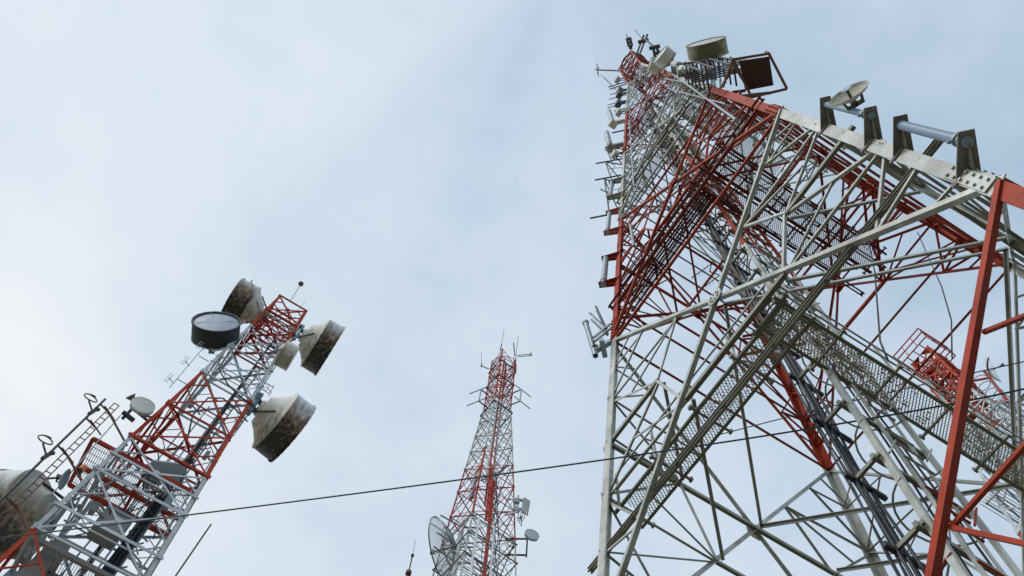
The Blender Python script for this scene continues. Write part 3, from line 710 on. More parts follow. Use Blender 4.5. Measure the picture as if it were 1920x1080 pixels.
for pts in ([(-1.2, -1.1, 36.9), (-.6, -1.25, 35.6), (.1, -1.3, 34.9), (.9, -1.3, 34.6), (1.5, -1.3, 34.5)], [(.1, -1.0, 30.6), (-.35, -1.2, 32.0), (-.3, -1.3, 33.4), (.2, -1.3, 33.9), (1.0, -1.3, 33.6), (1.6, -1.3, 33.3)], [(-.9, -1.0, 40.8), (-.2, -1.1, 40.6), (.6, -1.1, 40.0), (1.2, -1.1, 39.6)]):
    sm = [V(pts[0])]
    for i in range(len(pts) - 1): sm += [lerp(pts[i], pts[i + 1], t) for t in (.33, .66, 1)]
    mb = MB(); mb.path(sm, .035, 6); mb.build('waveguide', BLACK, LT)
for i, (x, y, z, w_) in enumerate(((.9, -1.2, 27.0, .3), (-.9, -1.3, 25.0, .22), (.5, .2, 26.6, .26), (-.3, .6, 29.6, .3), (1.0, -.9, 30.6, .2), (-.7, -.9, 33.0, .18))):
    mb = MB(); mb.box((x, y, z - w_), (x, y, z + w_), w_, w_ * .8); mb.box((x, y, z), (x + .5, y + .3, z + .1), .05, .05); mb.build('junction_box', BOX if i % 2 else GALV, LT)
for i in range(10):
    x, z = -.9 + .2 * i, 24.3 + .55 * ((i * 7) % 9); mb = MB()
    mb.path([(x + .5 * math.sin(j * .4 + i), -.9 + .25 * math.cos(j * .5 + i), z + .22 * j) for j in range(9)], .024, 5); mb.build('loose_cable', BLACK, LT)
for a, b in (((-1.7, -1.3, 26.8), (1.2, -1.1, 26.9)), ((-1.6, -.2, 25.1), (1.5, -.1, 25.0)), ((-1.3, 1.3, 27.9), (1.2, 1.3, 26.5)), ((-1.8, -.9, 24.9), (-.4, -1.2, 28.4)), ((.3, -.6, 23.5), (.15, -.5, 31.0)), ((-.6, .4, 23.5), (-.5, .3, 33.0))):
    mb = MB(); mb.tube(a, b, .035, 7); mb.build('stay_pipe', GALV, LT)
# top: lightning rod and head frame
mb = MB()
for a, b in (((-.86, -.86), (0, 0)), ((.86, -.86), (0, 0)), ((-.86, .86), (0, 0)), ((.86, .86), (0, 0))): mb.box((*a, 45.6), (*b, 46.0), .06, .08)
for f in FACES: mb.box(lpt(f, 1, 45.63), lpt(f, -1, 45.63), .07, .08)
mb.build('head_frame', RED2, LT)
for i, z in enumerate((42.2, 44.2)):
    mb = MB()
    for k in range(6): mb.box((-.85, -.7 + .28 * k, z), (.85, -.7 + .28 * k, z), .05, .06)
    for k in range(14):
        a = k * .9; mb.tube((.7 * math.cos(a), .7 * math.sin(a), z - .9), (.7 * math.cos(a + 2), .7 * math.sin(a + 2), z + .9), .022, 6)
    mb.build('inner_bracing', RED2, LT)
t = thing('lightning_rod', 'thin lightning rod with a dark ball on top of the left tower', 'lightning rod', lw((-.2, -.8, 45.7)), .4308)
mb = MB(); mb.tube((0, 0, 0), (-.1, -.3, 2.0), .025, 8); mb.tube((.6, .3, 0), (.62, .3, 1.7), .015, 6); mb.build('rod', GALV, t)
mb = MB(); mb.lathe([(-.16, 0), (-.12, .1), (-.03, .155), (.06, .145), (.13, .08), (.16, 0)], 16, 0, (-.1, -.3, 2.0), (0, 0, 1)); mb.build('ball', MOSS, t)

# big drums of the left tower
mats1 = (SHROUD, RADOME, CONE)
def ldish(label, p, az, Rr, depth, cone, mats=mats1, st=(), **kw):
    lo = lw(p); a = R(az); lo = lo - V((math.cos(a), math.sin(a), 0)) * depth     # p is the centre of the front
    xp = -cone * 1.25 - Rr * .12
    return dish('drum_dish', label, 'drum antenna', lo, a, Rr, depth, cone, mats, [((xp, 0, zz), lw(q), r) for zz, q, r in st], **kw)
ldish('drum dish with blue grey face and black body facing the viewer, left tower', (-2.25, -1.37, 39.0), -87.8, 1.09, .92, .25, (SHROUDK, RADOMEB, BOX), [(.4, (-1.1, -1.1, 39.2), .06), (-.5, (-1.15, -1.15, 37.6), .06)], bolts=16, seam=True)
ldish('stained drum dish turned away, behind the upper left of the left tower', (-2.70, -.55, 43.2), -157.9, 1.16, .98, .62, mats1, [(.4, (-.93, -.9, 43.4), .06), (-.4, (-.95, -.9, 42.2), .06)])
ldish('large stained drum dish facing right, upper of two on the right side', (3.10, -1.4, 42.0), 25, 1.40, .85, .70, mats1, [(.5, (.95, -.95, 42.6), .07), (-.6, (1.0, -1.0, 41.0), .07), (.0, (-.9, -.95, 43.0), .04)])
ldish('large stained drum dish facing right, lower of two on the right side', (3.55, -.50, 35.3), 35, 1.50, .98, .80, mats1, [(.5, (1.24, -1.24, 35.6), .07), (-.6, (1.3, -1.3, 34.2), .07), (-1.0, (1.45, -1.45, 31.8), .035)])
ldish('biggest stained drum dish at the lower left picture edge', (-3.70, 1.40, 25.6), 170.1, 1.45, 1.05, .75, (SHROUD, RADOME, CONED), [(.5, (-1.7, .8, 27.0), .08), (-.6, (-1.75, .8, 25.2), .08)])
ldish('small brown drum dish tucked behind the right leg of the left tower', (1.72, -1.55, 39.2), 22, .66, .6, .2, (CONE, CONE, CONE), [(.2, (1.1, -1.1, 39.2), .04)], bolts=0)

# small dishes of the left tower
t = dish('dish_antenna', 'small clean grey disc dish in front of the red left leg', 'dish antenna', lw((-1.95, -1.75, 30.2)), R(-68), .44, .10, .15, (RADOMEG, RADOMEG, BOX), [((-.3, 0, -.1), lw((-1.5, -1.45, 30.3)), .05)], 0, pipe=False)
t = thing('feed_unit', 'jumble of grey brackets and a brown horn left of the small grey disc', 'radio unit', lw((-2.25, -1.4, 30.2)), .4308)
mb = MB(); mb.tube((0, 0, -.7), (0, 0, .5), .06, 10); mb.box((0, 0, .1), (.75, .1, .0), .07, .09); mb.box((-.15, -.1, -.5), (.35, .05, -.45), .12, .14); mb.box((-.1, 0, .35), (.25, -.1, .35), .14, .16); mb.build('bracket', DARK, t)
mb = MB(); mb.lathe([(0, .06), (.12, .07), (.3, .2), (.32, .17)], 14, 0, (-.1, 0, .42), (-.8, -.5, .2)); mb.build('horn', BROWN, t)
open_dish('dish_antenna', 'small dish seen edge-on beside the biggest drum dish', lw((-2.35, -1.35, 25.45)), R(12), .36, GALV, feed=False, back=(-.4, .1, -.1))
# loop antenna mast with ladder
t = thing('loop_antenna_mast', 'slim outrigged mast with two open ring antennas beside the left tower', 'antenna mast', lw((-3.2, -1.4, 22.3)), .4308); b0 = V((-3.2, -1.4, 22.3))
mb = MB(); mb.tube((0, 0, 0), (-.03, 0, 7.7), .045, 8); mb.build('pole', DARK, t)
for z in (29.0, 25.95):
    mb = MB(); c = V((-.45, -.05, z - 22.3 + .7)); a0 = 1.2
    mb.path([c + V((.25 * math.cos(a), .10 * math.sin(a) + .02 * a, .25 * math.sin(a) + (.08 * max(0, a - 6.6)))) for a in [a0 + i * .28 for i in range(27)]], .026, 7)
    lo = mb.build('ring', DARK, t); mb = MB()
    mb.tube(V((0, 0, z - 22.3)), V((-.4, -.03, z - 22.3 + .42)), .035, 7); mb.box(V((-.05, 0, z - 22.5)), V((.02, 0, z - 22.05)), .11, .11); mb.box(V((0, -.02, z - 22.3 + .18)), V((.1, 0, z - 22.3 + .3)), .1, .1); mb.build('stem', DARK, lo)
mb = MB()
for x in (.32, .52): mb.box((x, 0, -1), (x, 0, 7.75), .025, .035)
la2 = mb.build('ladder', RUSTBAR, t); mb = MB()
for i in range(25): mb = MB(); mb.box((.32, 0, -.9 + i * .36), (.52, 0, -.9 + i * .36), .025, .03); mb.build('rung', RUSTBAR, la2)
for z in (7.15, 6.1, 4.2, 1.2):
    mb = MB(); mb.tube((0, 0, z + .15), (.45, 0, z - .05), .035, 6); mb.tube((.2, -.2, z - .08), (.75, .2, z - .02), .03, 6); mb.build('clamp', RUSTBAR, t)
for z, q in ((7.1, (-1.46, -1.4, 28.3)), (4.15, (-1.7, -1.45, 25.6)), (1.25, (-1.86, -1.5, 22.7))): mb = MB(); mb.tube((.45, 0, z), V(q) - b0, .04, 8); mb.build('outrigger', RUSTBAR, t)
# boxes, lamp, whips
t = thing('equipment_box', 'large brown grey cabinet hung inside the left tower, seen from below', 'cabinet', lw((-.15, -.7, 25.2)), .4308)
mb = MB(); mb.box((-.5, 0, 0), (.42, 0, 0), .75, .95); mb.build('body', BOX, t)
mb = MB(); mb.box((-.5, -.40, .42), (.42, -.40, .42), .03, .12); mb.build('flange', GALV, t); mb = MB(); mb.box((-.5, .0, -.49), (.42, .0, -.49), .72, .012)
for x in (-.42, .34):
    for y in (-.3, .3): mb.tube((x, y, -.5), (x, y, -.47), .03, 8)
mb.build('cover', BOX, t)
t = thing('floodlight', 'wedge shaped grey floodlight with ribbed back under the red belt', 'floodlight', lw((.15, -.9, 28.45)), .4308)
mb = MB(); mb.poly([(-.6, -.35, -.05), (.55, -.55, .45), (.75, .25, .25), (-.35, .45, -.35)], (0, .05, .14)); mb.poly([(-.6, -.35, -.05), (-.35, .45, -.35), (-.5, .1, -.65)], (.05, 0, .03)); mb.build('housing', RADOME, t)
mb = MB()
for k in range(7): mb.box((-.52 + .09 * k, -.05, -.34 + .03 * k), (-.5 + .09 * k, .42, -.38 + .03 * k), .03, .28)
mb.build('fin', BOX, t)
t = thing('equipment_box', 'long grey ducted box under the lower left of the left tower', 'cabinet', lw((-1.2, .1, 22.4)), .4308)
mb = MB(); mb.box((-.3, .1, -2.2), (.1, -.2, 1.7), .8, .55); mb.build('body', BOX, t); mb = MB(); mb.box((-.75, .3, -1.6), (-.5, .2, .4), .35, .35); mb.build('side_box', GALV, t)
t = thing('warning_lamp', 'orange warning lamp on a red outrigger of the left tower', 'lamp', lw((-2.08, -1.42, 26.0)), .4308)
mb = MB(); mb.lathe([(0, .10), (.18, .11), (.26, .07), (.28, 0)], 14, 0, (0, 0, .1), (.3, -.2, 1)); mb.build('lens', LAMP, t)
mb = MB(); mb.lathe([(-.05, 0), (-.05, .12), (.02, .12), (.02, 0)], 14, 0, (0, 0, .1), (.3, -.2, 1)); mb.tube((0, 0, .1), (.25, .05, -.25), .025, 6); mb.build('base', RUSTBAR, t)
def pole(name, label, cat, pts, mat=GALV):
    b = V(pts[0][0]); o = MB()
    for p, q, r in pts: o.tube(V(p) - b, V(q) - b, r, 6)
    ob = o.build(name, mat); ob.location = b; return tag(ob, label, cat)
pole('whip_antenna', 'pale straight whip beside the loop antenna mast', 'antenna', [(lw((-2.2, -1.4, 24.6)), lw((-2.39, -1.4, 29.6)), .022), (lw((-2.2, -1.4, 24.6)), lw((-1.75, -1.4, 24.4)), .03)])
pole('whip_antenna', 'slim tan whip slanting free to the right of the left tower foot', 'antenna', [(lw((2.42, -1.4, 22.0)), lw((2.57, -1.4, 26.8)), .028), (lw((2.42, -1.4, 22.6)), lw((1.9, -1.5, 22.4)), .03)], RUSTBAR)
def folded(label, bx, bz0, bz1, y=-1.4, n=3):
    t = thing('dipole_array', label, 'antenna', lw((bx, y, bz0)), .4308)
    mb = MB(); mb.tube((0, 0, 0), (-.1, 0, bz1 - bz0), .022, 6); mb.build('boom', GALV, t); mb = MB()
    for i in range(n):
        z = .35 + (bz1 - bz0 - .5) * i / max(1, n - 1); c = V((-.3, 0, z + .2))
        mb.tube((0, 0, z), c, .02, 5)
        mb.path([c + V((a, 0, h)) for a, h in ((-.06, -.3), (-.06, .3), (.06, .3), (.06, -.3), (-.06, -.3))], .012, 5)
    mb.build('folded_dipole', GALV, t)
    mb = MB()
    for h in (.2, .8): mb.tube((0, 0, h * (bz1 - bz0)), V((-1.25 - bx, 0, h * (bz1 - bz0))), .02, 5)
    mb.build('bracket', GALV, t)
folded('thin folded dipole array along the left leg under the black drum', -1.75, 32.6, 36.4, n=3)
folded('tiny folded dipole at the right leg between the two large drums', 1.75, 35.6, 36.6, n=1)
rb = lw((-1.0, -1.0, 42.5)); t = thing('yagi_antenna', 'thin grey yagi in front of the upper left drum dish', 'antenna', rb, .4308)
mb = MB(); mb.tube((0, 0, 0), (-1.3, -.9, .9), .022, 6); mb.build('boom', DARK, t); mb = MB(); mb.tube((-1.25, -.86, 1.2), (-1.25, -.9, .5), .014, 5); mb.tube((-.8, -.55, .9), (-.8, -.55, .3), .014, 5); mb.build('element', DARK, t)

# ------------------------------------------------------------------ MIDDLE TOWER
CT = thing('lattice_tower', 'slender red and white lattice tower in the middle distance, centre of the picture', 'lattice tower', (.205, 30.085, 0), .5154)
def cw(p):
    c, s = math.cos(.5154), math.sin(.5154); return V((.205 + c * p[0] - s * p[1], 30.085 + s * p[0] + c * p[1], p[2]))
cz = [0, 6, 12, 18, 24, 29, 33.5, 37.5, 41.43, 44.1, 46.6, 49.12, 51.2, 53.2, 55.1, 57.02, 58.8, 60.5, 62.2, 63.7, 65.08]
cws = [interp(z, [0, 41.43, 49.12, 57.02, 65.08], [3.3, 1.473, 1.113, .72, .72]) for z in cz]
cc = [0, 0, 1, 1, 0, 0, 1, 1, 0, 0, 0, 1, 1, 1, 1, 0, 0, 0, 0, 0]
chw, cpt = slim_tower(CT, cz, cws, cc, [RED2, WHITE], .09, .05, 6)
for z in (62.9, 60.3, 56.0):
    mb = MB()
    for f in FACES: mb.box(cpt(f, 1.06, z, .04), cpt(f, -1.06, z, .04), .07, .1)
    mb.build('ring_beam', DARK, CT)
# flat waveguide trays up the near corner (red/orange and white lengths)
mb = MB()
for (x, y, z0, z1, c, w) in ((-.35, -.95, 41.5, 47.2, 0, .22), (-.05, -.75, 36, 46.4, 0, .20), (-.20, -.45, 44, 64.5, 0, .14), (.12, -.35, 49, 64, 0, .16), (-.42, -.62, 46.0, 56.5, 1, .18), (.05, -.55, 46.4, 58.0, 1, .17), (-.75, -1.1, 34, 41, 1, .26), (-.1, -1.15, 30, 41, 1, .22), (.18, -.3, 36, 45, 0, .12)):
    f = chw(z0); g = chw(z1)
    mb.box((x * f, y * f, z0), (x * g, y * g, z1), w * (.5 if c else .8), .05, c, up=(.7, .7, 0))
mb.build('waveguide_tray', [RED2, WHITE2], CT)
mb = MB()
for k in range(8):
    x0 = .15 + .08 * (k % 4); mb.path([((x0 + .25 * math.sin(i * .45 + k)) * chw(38 + i * .8), (-.5 + .2 * math.cos(i * .37 + k)) * chw(38 + i * .8), 38 + i * .8) for i in range(13)], .022, 5)
for k in range(3): mb.path([(.9 * math.sin(1.2 + i * .3), -.9 + .12 * i, 50.2 - .35 * i - .1 * k) for i in range(9)], .02, 5)
mb.build('cable_run', BLACK, CT)
for z in (41.0, 39.4, 37.6):
    mb = MB()
    for f in FACES: mb.box(cpt(f, 1.05, z, .03), cpt(f, -1.05, z, .03), .055, .06)
    for k in range(5): mb.box((-1.4, -1.4 + .7 * k, z + .02), (1.4, -1.4 + .7 * k, z + .02), .03, .03)
    mb.build('service_platform', MOSS, CT)
def wth(name, label, cat, loc, rz=0): return thing(name, label, cat, loc, rz)
# grid dish seen from the side
t = thing('grid_dish', 'large wire grid dish on its white stand at the foot of the middle tower', 'grid dish', (-1.0, 29.3, 39.85), R(152))
Rg = 1.75; mb = MB(); dp = .75
prof = lambda r: dp * (r / Rg) ** 2
mb.path([(prof(Rg), Rg * math.cos(2 * math.pi * i / 48), Rg * math.sin(2 * math.pi * i / 48)) for i in range(49)], .035, 7)
mb.path([(prof(Rg * .62), Rg * .62 * math.cos(2 * math.pi * i / 40), Rg * .62 * math.sin(2 * math.pi * i / 40)) for i in range(41)], .022, 6)
for a in (0, math.pi / 3, 2 * math.pi / 3): mb.path([(prof(r), r * math.cos(a), r * math.sin(a)) for r in [Rg * (i / 8 - 1) for i in range(17)]], .025, 6)
mb.build('rim', MOSS, t); mb = MB()
for k in range(70):
    y = -Rg + 2 * Rg * (k + .5) / 70; zm = math.sqrt(max(0, Rg * Rg - y * y))
    mb.path([(prof(math.hypot(y, zm * s)), y, zm * s) for s in (-1, -.6, -.2, .2, .6, 1)], .012, 4)
mb.build('wire_grid', GALV, t); mb = MB(); mb.tube((.02, 0, 0), (1.4, 0, 0), .05, 8); mb.box((1.3, 0, -.12), (1.3, 0, .12), .16, .2); mb.build('feed', MOSS, t)
mb = MB(); mb.tube((-.25, 0, -2.9), (-.25, 0, 2.1), .12, 12); mb.build('stand_post', WHITE2, t)
for z in (-1.5, -.2, 1.5): mb = MB(); mb.box((-.25, 0, z), (prof(1.5) - .02, 1.2, z * .9), .06, .06); mb.box((-.25, 0, z), (prof(1.5) - .02, -1.2, z * .9), .06, .06); mb.box((-.25, 0, z), (-1.0, -.25, z), .07, .07); mb.build('support_arm', MOSS, t)
t = thing('panel_antenna', 'pale flat box antenna clamped to the orange tray of the middle tower', 'panel antenna', (-.40, 28.9, 46.6), .5154)
mb = MB(); mb.box((0, 0, -.9), (0, 0, .9), .55, .16); mb.build('radome', BOXW, t); mb = MB(); mb.box((-.05, .2, -2.6), (-.05, .2, -.9), .3, .2); mb.tube((.0, .25, -2.8), (0, .25, 1.1), .05, 8); mb.build('mount_pipe', GALV, t)
t = thing('panel_antenna', 'pale tilted panel antenna with hanging cables on the right of the middle tower', 'panel antenna', (2.25, 29.3, 44.5), .1)
mb = MB(); mb.poly([(.1, -.1, -.75), (.55, .15, -.6), (.65, .15, .8), (.2, -.1, .65)], (.04, .12, 0)); mb.build('radome', BOXW, t)
mb = MB(); mb.tube((-.1, 0, -.9), (-.1, 0, .8), .05, 8); mb.box((-.1, 0, .4), (.3, 0, .4), .12, .14); mb.box((-.1, 0, -.5), (.2, 0, -.5), .12, .14); mb.box((-.25, .05, -.55), (-.02, .05, -.5), .2, .4); mb.box((-.35, 0, .1), (-.05, 0, .2), .22, .3)
mb.box((-.1, 0, -.85), (-.75, .4, -.85), .06, .07); mb.box((-.1, 0, .6), (-.75, .4, .6), .06, .07); mb.build('bracket', GALV, t)
mb = MB()
for k in range(4): mb.path([(-.1 + .12 * k + .1 * math.sin(i * .8), 0, -.7 - .2 * i) for i in range(5 + k)] + [(.2, .1, -1.0)], .02, 5)
mb.build('cable', BLACK, t)
dish('dish_antenna', 'small round grey dish on two red arms at the right of the middle tower', 'dish antenna', (3.05, 29.35, 41.75), R(-78), .40, .12, .12, (RADOME, RADOME, BOX), (), 0, pipe=False)
t = thing('dish_mount', 'twin red arms and post carrying the small round grey dish', 'antenna mount', (1.85, 29.6, 41.2), 0)
for z in (.55, -.85): mb = MB(); mb.tube((-.2, .2, z), (1.0, 0, z), .055, 8); mb.build('arm', RUSTBAR, t); mb = MB(); mb.tube((1.0, 0, -1.0), (1.0, 0, .75), .045, 8); mb.build('post', DARK, t)
mb = MB(); mb.path([(.15 + .22 * math.cos(i * .5), 0, -.05 + .3 * math.sin(i * .5)) for i in range(13)], .03, 6); mb.build('cable_loop', BLACK, t)
for sx, lab in ((-1, 'black dipole pair on a stand-off at the left side of the middle tower'), (1, 'black dipole pair on a stand-off at the right side of the middle tower')):
    b = V((-1.15, 29.4, 57.2)) if sx < 0 else V((1.75, 29.4, 58.1)); t = thing('dipole_antenna', lab, 'antenna', b, 0)
    mb = MB(); mb.tube((0, 0, -.95), (0, 0, .95), .05, 8); mb.build('post', BLUEG, t); mb = MB()
    for z in (.9, -.9): mb = MB(); mb.box((0, 0, z), (-sx * .62, .4, z + .0), .07, .09); mb.build('arm', DARK, t)
    mb = MB()
    for z in (.95, -.85): mb.tube((sx * .75, -.1, z - 1.15), (-sx * .45, .1, z + .75), .035, 6)
    mb.build('element', DARK, t)
pole('whip_antenna', 'thin whip on the peak of the middle tower', 'antenna', [((-.2, 29.3, 65.2), (-.18, 29.3, 66.3), .05), ((-.18, 29.3, 66.3), (-.15, 29.3, 69.5), .02)], DARK)
pole('whip_antenna', 'taller thin whip at the right corner of the middle tower top', 'antenna', [((1.1, 29.4, 64.5), (1.1, 29.4, 68.6), .022)], DARK)
pole('stub_antenna', 'short thick black stub at the right corner of the middle tower top', 'antenna', [((1.02, 29.4, 64.6), (.78, 29.4, 67.1), .05)], DARK)
pole('yagi_antenna', 'double horizontal boom pointing right from the middle tower top', 'antenna', [((1.2, 29.4, 64.8), (2.35, 29.3, 65.2), .035), ((1.2, 29.4, 64.5), (2.35, 29.3, 64.95), .03), ((2.3, 29.3, 64.8), (2.3, 29.3, 65.6), .03), ((2.2, 29.3, 64.85), (2.2, 29.3, 65.4), .03)], RUSTBAR)
pole('whip_antenna', 'thin upright whip on a short arm at the left of the middle tower top', 'antenna', [((-.85, 29.6, 62.0), (-1.45, 29.3, 61.8), .04), ((-1.45, 29.3, 61.6), (-1.47, 29.3, 62.2), .05), ((-1.47, 29.3, 62.2), (-1.66, 29.3, 64.2), .016)], DARK)
t = thing('cabin_panel', 'dark red plate boxed on the right corner of the middle tower top', 'panel', (1.05, 29.6, 63.4), .5154)
mb = MB(); mb.poly([(-.15, -.1, .9), (.35, .2, .8), (.4, .2, -.6), (-.1, -.1, -.9)], (.05, .1, 0)); mb.build('plate', RED2, t)
t = thing('antenna_mast', 'lone thin mast tip with red base left of the middle tower', 'mast', (-3.05, 29.3, 0), 0)
mb = MB(); mb.tube((0, 0, 0), (0, 0, 37.2), .07, 10); mb.build('pole', DRED, t); mb = MB(); mb.tube((0, 0, 38.3), (-.08, 0, 39.9), .014, 6); mb.tube((0, 0, 37.1), (-.02, 0, 38.6), .035, 8); mb.build('whip', DARK, t)
mb = MB(); mb.lathe([(0, .05), (0, .15), (.2, .15), (.2, .05)], 12, 0, (0, 0, 37.1), (0, 0, 1)); mb.build('collar', RUSTBAR, t); mb = MB(); mb.lathe([(0, .03), (0, .08), (.14, .08), (.14, .03)], 12, 0, (-.02, 0, 38.5), (0, 0, 1)); mb.build('collar', RUSTBAR, t)

# ------------------------------------------------------------------ FAR RIGHT TOWER
FX, FY, FRZ = 26.9, 20.2, .42
FT = thing('lattice_tower', 'bright red topped lattice tower behind the big tower at lower right', 'lattice tower', (FX, FY, 0), FRZ)
fz = [0, 6, 12, 18, 23, 28, 32, 36, 39.5, 42.5, 45.2, 47.4, 49.5, 51.3, 53.2]
fws = [interp(z, [0, 39.5, 47.4, 53.2], [3.6, 1.75, .92, .78]) for z in fz]
fc = [1, 0, 0, 1, 1, 0, 0, 1, 1, 1, 1, 0, 0, 0]
fhw, fpt = slim_tower(FT, fz, fws, fc, [RED2, WHITE2], .16, .10, 6)
for z in (53.1, 49.5, 47.4):
    for s in (-1, 1):
        for u in (-1, 1):
            mb = MB(); w = fhw(z); c = V((s * w, u * w, z)); mb.poly([c, c - V((s * w * .95, 0, 0)), c - V((0, u * w * .95, 0))], (0, 0, .05)); mb.build('corner_plate', RED2, FT)
mb = MB()
for k in range(26):
    a = k * 1.37; z = 46.5 + k * .26; mb.tube((.7 * math.cos(a), .7 * math.sin(a), z - .5), (.7 * math.cos(a + 2.4), .7 * math.sin(a + 2.4), z + .8), .035, 5)
for x, y in ((.3, .1), (-.2, -.3), (.1, -.5)): mb.box((x, y, 44), (x, y, 53.0), .16, .1)
mb.build('inner_bracing', RED2, FT)
mb = MB(); P4 = [(-1.2, -1.2), (1.2, -1.2), (1.2, 1.2), (-1.2, 1.2)]
for i in range(4):
    a, b = P4[i], P4[(i + 1) % 4]
    for z in (53.3, 54.0, 54.6): mb.box((*a, z), (*b, z), .06, .07)
    for k in range(4): q = lerp((*a, 53.3), (*b, 53.3), k / 3); mb.box(q, q + V((0, 0, 1.3)), .045, .045)
for k in range(-1, 2): mb.box((-1.15, .55 * k, 53.28), (1.15, .55 * k, 53.28), .06, .07)
mb.build('railed_platform', RED2, FT)
mb = MB()
for x in (-.3, .3): mb.tube((x, -.1, 10), (x * .5, -.1, 53), .05, 8)
for k in range(60): z = 10 + k * .72; mb.box((-.3, -.1, z), (.3, -.1, z), .03, .04)
mb.build('ladder', WHITE2, FT)
for i in range(22): mb = MB(); mb.path([(-1.5 + .5 * math.cos(a), -1.6 + .5 * math.sin(a), 30 + i * .75) for a in [j * .45 for j in range(15)]], .03, 5); mb.build('safety_hoop', WHITE2, FT)
for z in (43.5, 38.5):
    mb = MB(); w = fhw(z) + .5
    for k in range(30): mb.box((-w, -w + 2 * w * k / 29, z), (w, -w + 2 * w * k / 29, z), .03, .05)
    for f in FACES: mb.box(fpt(f, 1.2, z - .06, .3), fpt(f, -1.2, z - .06, .3), .08, .12)
    mb.build('service_platform', WHITE2, FT)
def fw(p):
    c, s = math.cos(FRZ), math.sin(FRZ); return V((FX + c * p[0] - s * p[1], FY + s * p[0] + c * p[1], p[2]))
t = thing('grid_dish', 'pale slatted grid dish on a red arm at the far right', 'grid dish', (30.3, 20.0, 52.3), R(-40)); Rg = .95
mb = MB()
for k in range(22):
    y = -Rg + 2 * Rg * (k + .5) / 22; zm = math.sqrt(Rg * Rg - y * y) * .8
    mb.path([(.4 * (y * y + (zm * s) ** 2), y, zm * s) for s in (-1, -.5, 0, .5, 1)], .014, 4)
mb.build('wire_grid', BOXW, t); mb = MB(); mb.path([(.4 * y * y, y, 0) for y in [Rg * (i / 6 - 1) for i in range(13)]], .05, 6); mb.tube((0, 0, 0), (.9, 0, .1), .03, 6); mb.box((.85, 0, .1), (1.0, 0, .1), .12, .12); mb.build('feed', DARK, t)
mb = MB(); mb.tube((-.15, 0, .3), (-.5, .2, -4.2), .10, 10); mb.box((-.4, .1, -3.4), (-2.6, -1.6, -4.2), .14, .16); mb.box((-.15, 0, -.6), (-2.6, -1.2, -1.2), .1, .12); mb.build('mount_arm', RED2, t)

# ------------------------------------------------------------------ overhead cables
def cable(pts, r, label):
    a, m, b = [V(p) for p in pts]; mb = MB()
    q = [a * (1 - t) * (1 - 2 * t) + m * 4 * t * (1 - t) + b * t * (2 * t - 1) for t in [i / 40 for i in range(-2, 43)]]
    mb.path(q, r, 6); return tag(mb.build('overhead_cable', BLACK), label, 'cable')
ray = lambda d, k: V((0, 0, 1.6)) + V(d) * k
cable([ray((-.4527, .5845, .6740), 14.0), ray((.1357, .5061, .8517), 10.6), ray((.5124, .3262, .7944), 10.5)], .0105, 'long black cable crossing in front of the towers from left to right')
cable([ray((.2631, .4497, .8535), 13.2), ray((.39, .378, .838), 13.0), ray((.5157, .2977, .8034), 13.0)], .008, 'thinner grey cable running right from the walkway of the big tower')

# ------------------------------------------------------------------ ground
g = MB(); n = 24; rad = [0, 8, 20, 45, 100, 250, 700]
vs = [(0, 0, 0)] + [(r * math.cos(2 * math.pi * j / n), r * math.sin(2 * math.pi * j / n), 0) for r in rad[1:] for j in range(n)]
fs = [(0, 1 + j, 1 + (j + 1) % n) for j in range(n)] + [(1 + i * n + j, 1 + (i + 1) * n + j, 1 + (i + 1) * n + (j + 1) % n, 1 + i * n + (j + 1) % n) for i in range(len(rad) - 2) for j in range(n)]
g.add(vs, fs)
gm, nt, b = nodes('gravel_and_grass'); co = N(nt, 'ShaderNodeTexCoord').outputs['Object']
c = ramp(nt, noise(nt, co, .25, 8, .7), [(.35, (.16, .17, .08)), (.55, (.33, .32, .28)), (.75, (.38, .37, .34))])
nt.links.new(c, b.inputs['Base Color']); b.inputs['Roughness'].default_value = .95
g.build('ground', gm)['kind'] = 'structure'

# ------------------------------------------------------------------ sky and light
SUN_EL, SUN_AZ = R(52), R(215)          # direction towards the sun: world azimuth from +x
wd = bpy.data.worlds.new('World'); scn.world = wd; wd.use_nodes = True; nt = wd.node_tree; nt.nodes.clear()
out = N(nt, 'ShaderNodeOutputWorld'); tc = N(nt, 'ShaderNodeTexCoord')
sky = N(nt, 'ShaderNodeTexSky'); sky.sky_type = 'NISHITA'; sky.sun_disc = False; sky.sun_elevation = SUN_EL; sky.sun_rotation = R(90) - SUN_AZ
bs = N(nt, 'ShaderNodeBackground'); bs.inputs[1].default_value = .1; nt.links.new(sky.outputs[0], bs.inputs[0])
D = tc.outputs['Generated']; sp = N(nt, 'ShaderNodeSeparateXYZ'); nt.links.new(D, sp.inputs[0])
zc = math_(nt, 'MAXIMUM', sp.outputs['Z'], .12)
cx, cy = math_(nt, 'DIVIDE', sp.outputs['X'], zc), math_(nt, 'DIVIDE', sp.outputs['Y'], zc)
cmb = N(nt, 'ShaderNodeCombineXYZ'); nt.links.new(cx, cmb.inputs[0]); nt.links.new(cy, cmb.inputs[1])   # flat cloud deck
n1 = noise(nt, cmb.outputs[0], 1.5, 5, .52); n2 = noise(nt, cmb.outputs[0], 4.0, 6, .55)
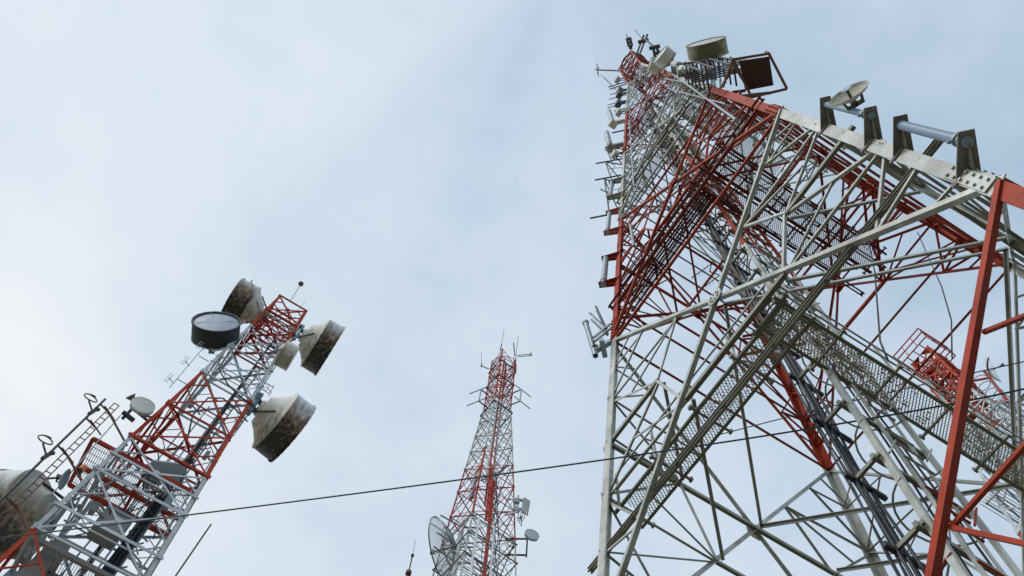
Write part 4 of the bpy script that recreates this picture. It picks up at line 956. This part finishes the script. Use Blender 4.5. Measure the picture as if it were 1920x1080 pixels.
# the deck thins to brighter cloud towards the west (left) and is bluer to the east
grad = math_(nt, 'MULTIPLY_ADD', sp.outputs['X'], -.36); nt.nodes[-1].inputs[2].default_value = .365
grad = math_(nt, 'ADD', grad, math_(nt, 'MULTIPLY', sp.outputs['Y'], .16))
cl = math_(nt, 'ADD', grad, math_(nt, 'MULTIPLY', math_(nt, 'SUBTRACT', n1, .5), .75))
cl = math_(nt, 'ADD', cl, math_(nt, 'MULTIPLY', math_(nt, 'SUBTRACT', n2, .5), .58))
vd = N(nt, 'ShaderNodeVectorMath', operation='DOT_PRODUCT'); nt.links.new(D, vd.inputs[0]); vd.inputs[1].default_value = V((-.49, .49, .72)).normalized()
pt_ = N(nt, 'ShaderNodeMapRange'); pt_.interpolation_type = 'SMOOTHSTEP'; pt_.inputs[1].default_value = .984; pt_.inputs[2].default_value = 1.0; pt_.inputs[4].default_value = .30; nt.links.new(vd.outputs['Value'], pt_.inputs[0])
cl = math_(nt, 'ADD', cl, pt_.outputs[0])      # a thinner, brighter hole in the deck low in the west
n3 = noise(nt, cmb.outputs[0], 11.0, 8, .6); cl = math_(nt, 'ADD', cl, math_(nt, 'MULTIPLY', math_(nt, 'SUBTRACT', n3, .5), .16))
cc_ = ramp(nt, cl, [(.06, (.39, .525, .68)), (.36, (.61, .725, .85)), (.60, (.745, .83, .918)), (1.0, (.93, .948, .975))])
bc = N(nt, 'ShaderNodeBackground'); bc.inputs[1].default_value = 1.0; nt.links.new(cc_, bc.inputs[0])
ms = N(nt, 'ShaderNodeMixShader'); ms.inputs[0].default_value = .95
nt.links.new(bs.outputs[0], ms.inputs[1]); nt.links.new(bc.outputs[0], ms.inputs[2]); nt.links.new(ms.outputs[0], out.inputs[0])
sl = bpy.data.lights.new('sun', 'SUN'); sl.energy = 1.5; sl.angle = R(12); sl.color = (1, .96, .9)
so = bpy.data.objects.new('sun', sl); COL.objects.link(so)
sd = V((math.cos(SUN_EL) * math.cos(SUN_AZ), math.cos(SUN_EL) * math.sin(SUN_AZ), math.sin(SUN_EL)))
so.rotation_euler = sd.to_track_quat('Z', 'Y').to_euler()

# ------------------------------------------------------------------ camera
cd = bpy.data.cameras.new('camera'); co_ = bpy.data.objects.new('camera', cd); COL.objects.link(co_)
el, ro = R(69.3805), R(8.3777)
fwd = V((0, math.cos(el), math.sin(el))); right = V((1, 0, 0)); up = V((0, -math.sin(el), math.cos(el)))
r2 = right * math.cos(ro) + up * math.sin(ro); u2 = -right * math.sin(ro) + up * math.cos(ro)
M = Matrix((r2, u2, -fwd)).transposed().to_4x4(); M.translation = V((0, 0, 1.6)); co_.matrix_world = M
cd.sensor_width = 36; cd.lens = 36 * 1632.41 / 1920; cd.clip_start = .05; cd.clip_end = 3000
scn.camera = co_
scn.view_settings.view_transform = 'Standard'; scn.view_settings.look = 'None'; scn.view_settings.exposure = 0
scn.cycles.max_bounces = 6

# things of one name are repeats: give them a shared group where none is set
from collections import defaultdict
byname = defaultdict(list)
for o in scn.objects:
    if o.parent is None and 'category' in o: byname[o.name.split('.')[0]].append(o)
for k, v in byname.items():
    if len(v) > 1:
        for o in v:
            if 'group' not in o: o['group'] = (lambda w: w + ('es' if w[-1] in 'hx' else 's') + ('' if 'tower' in w or 'cable' in w or 'wire' in w else ' on the towers'))(k.replace('_', ' '))
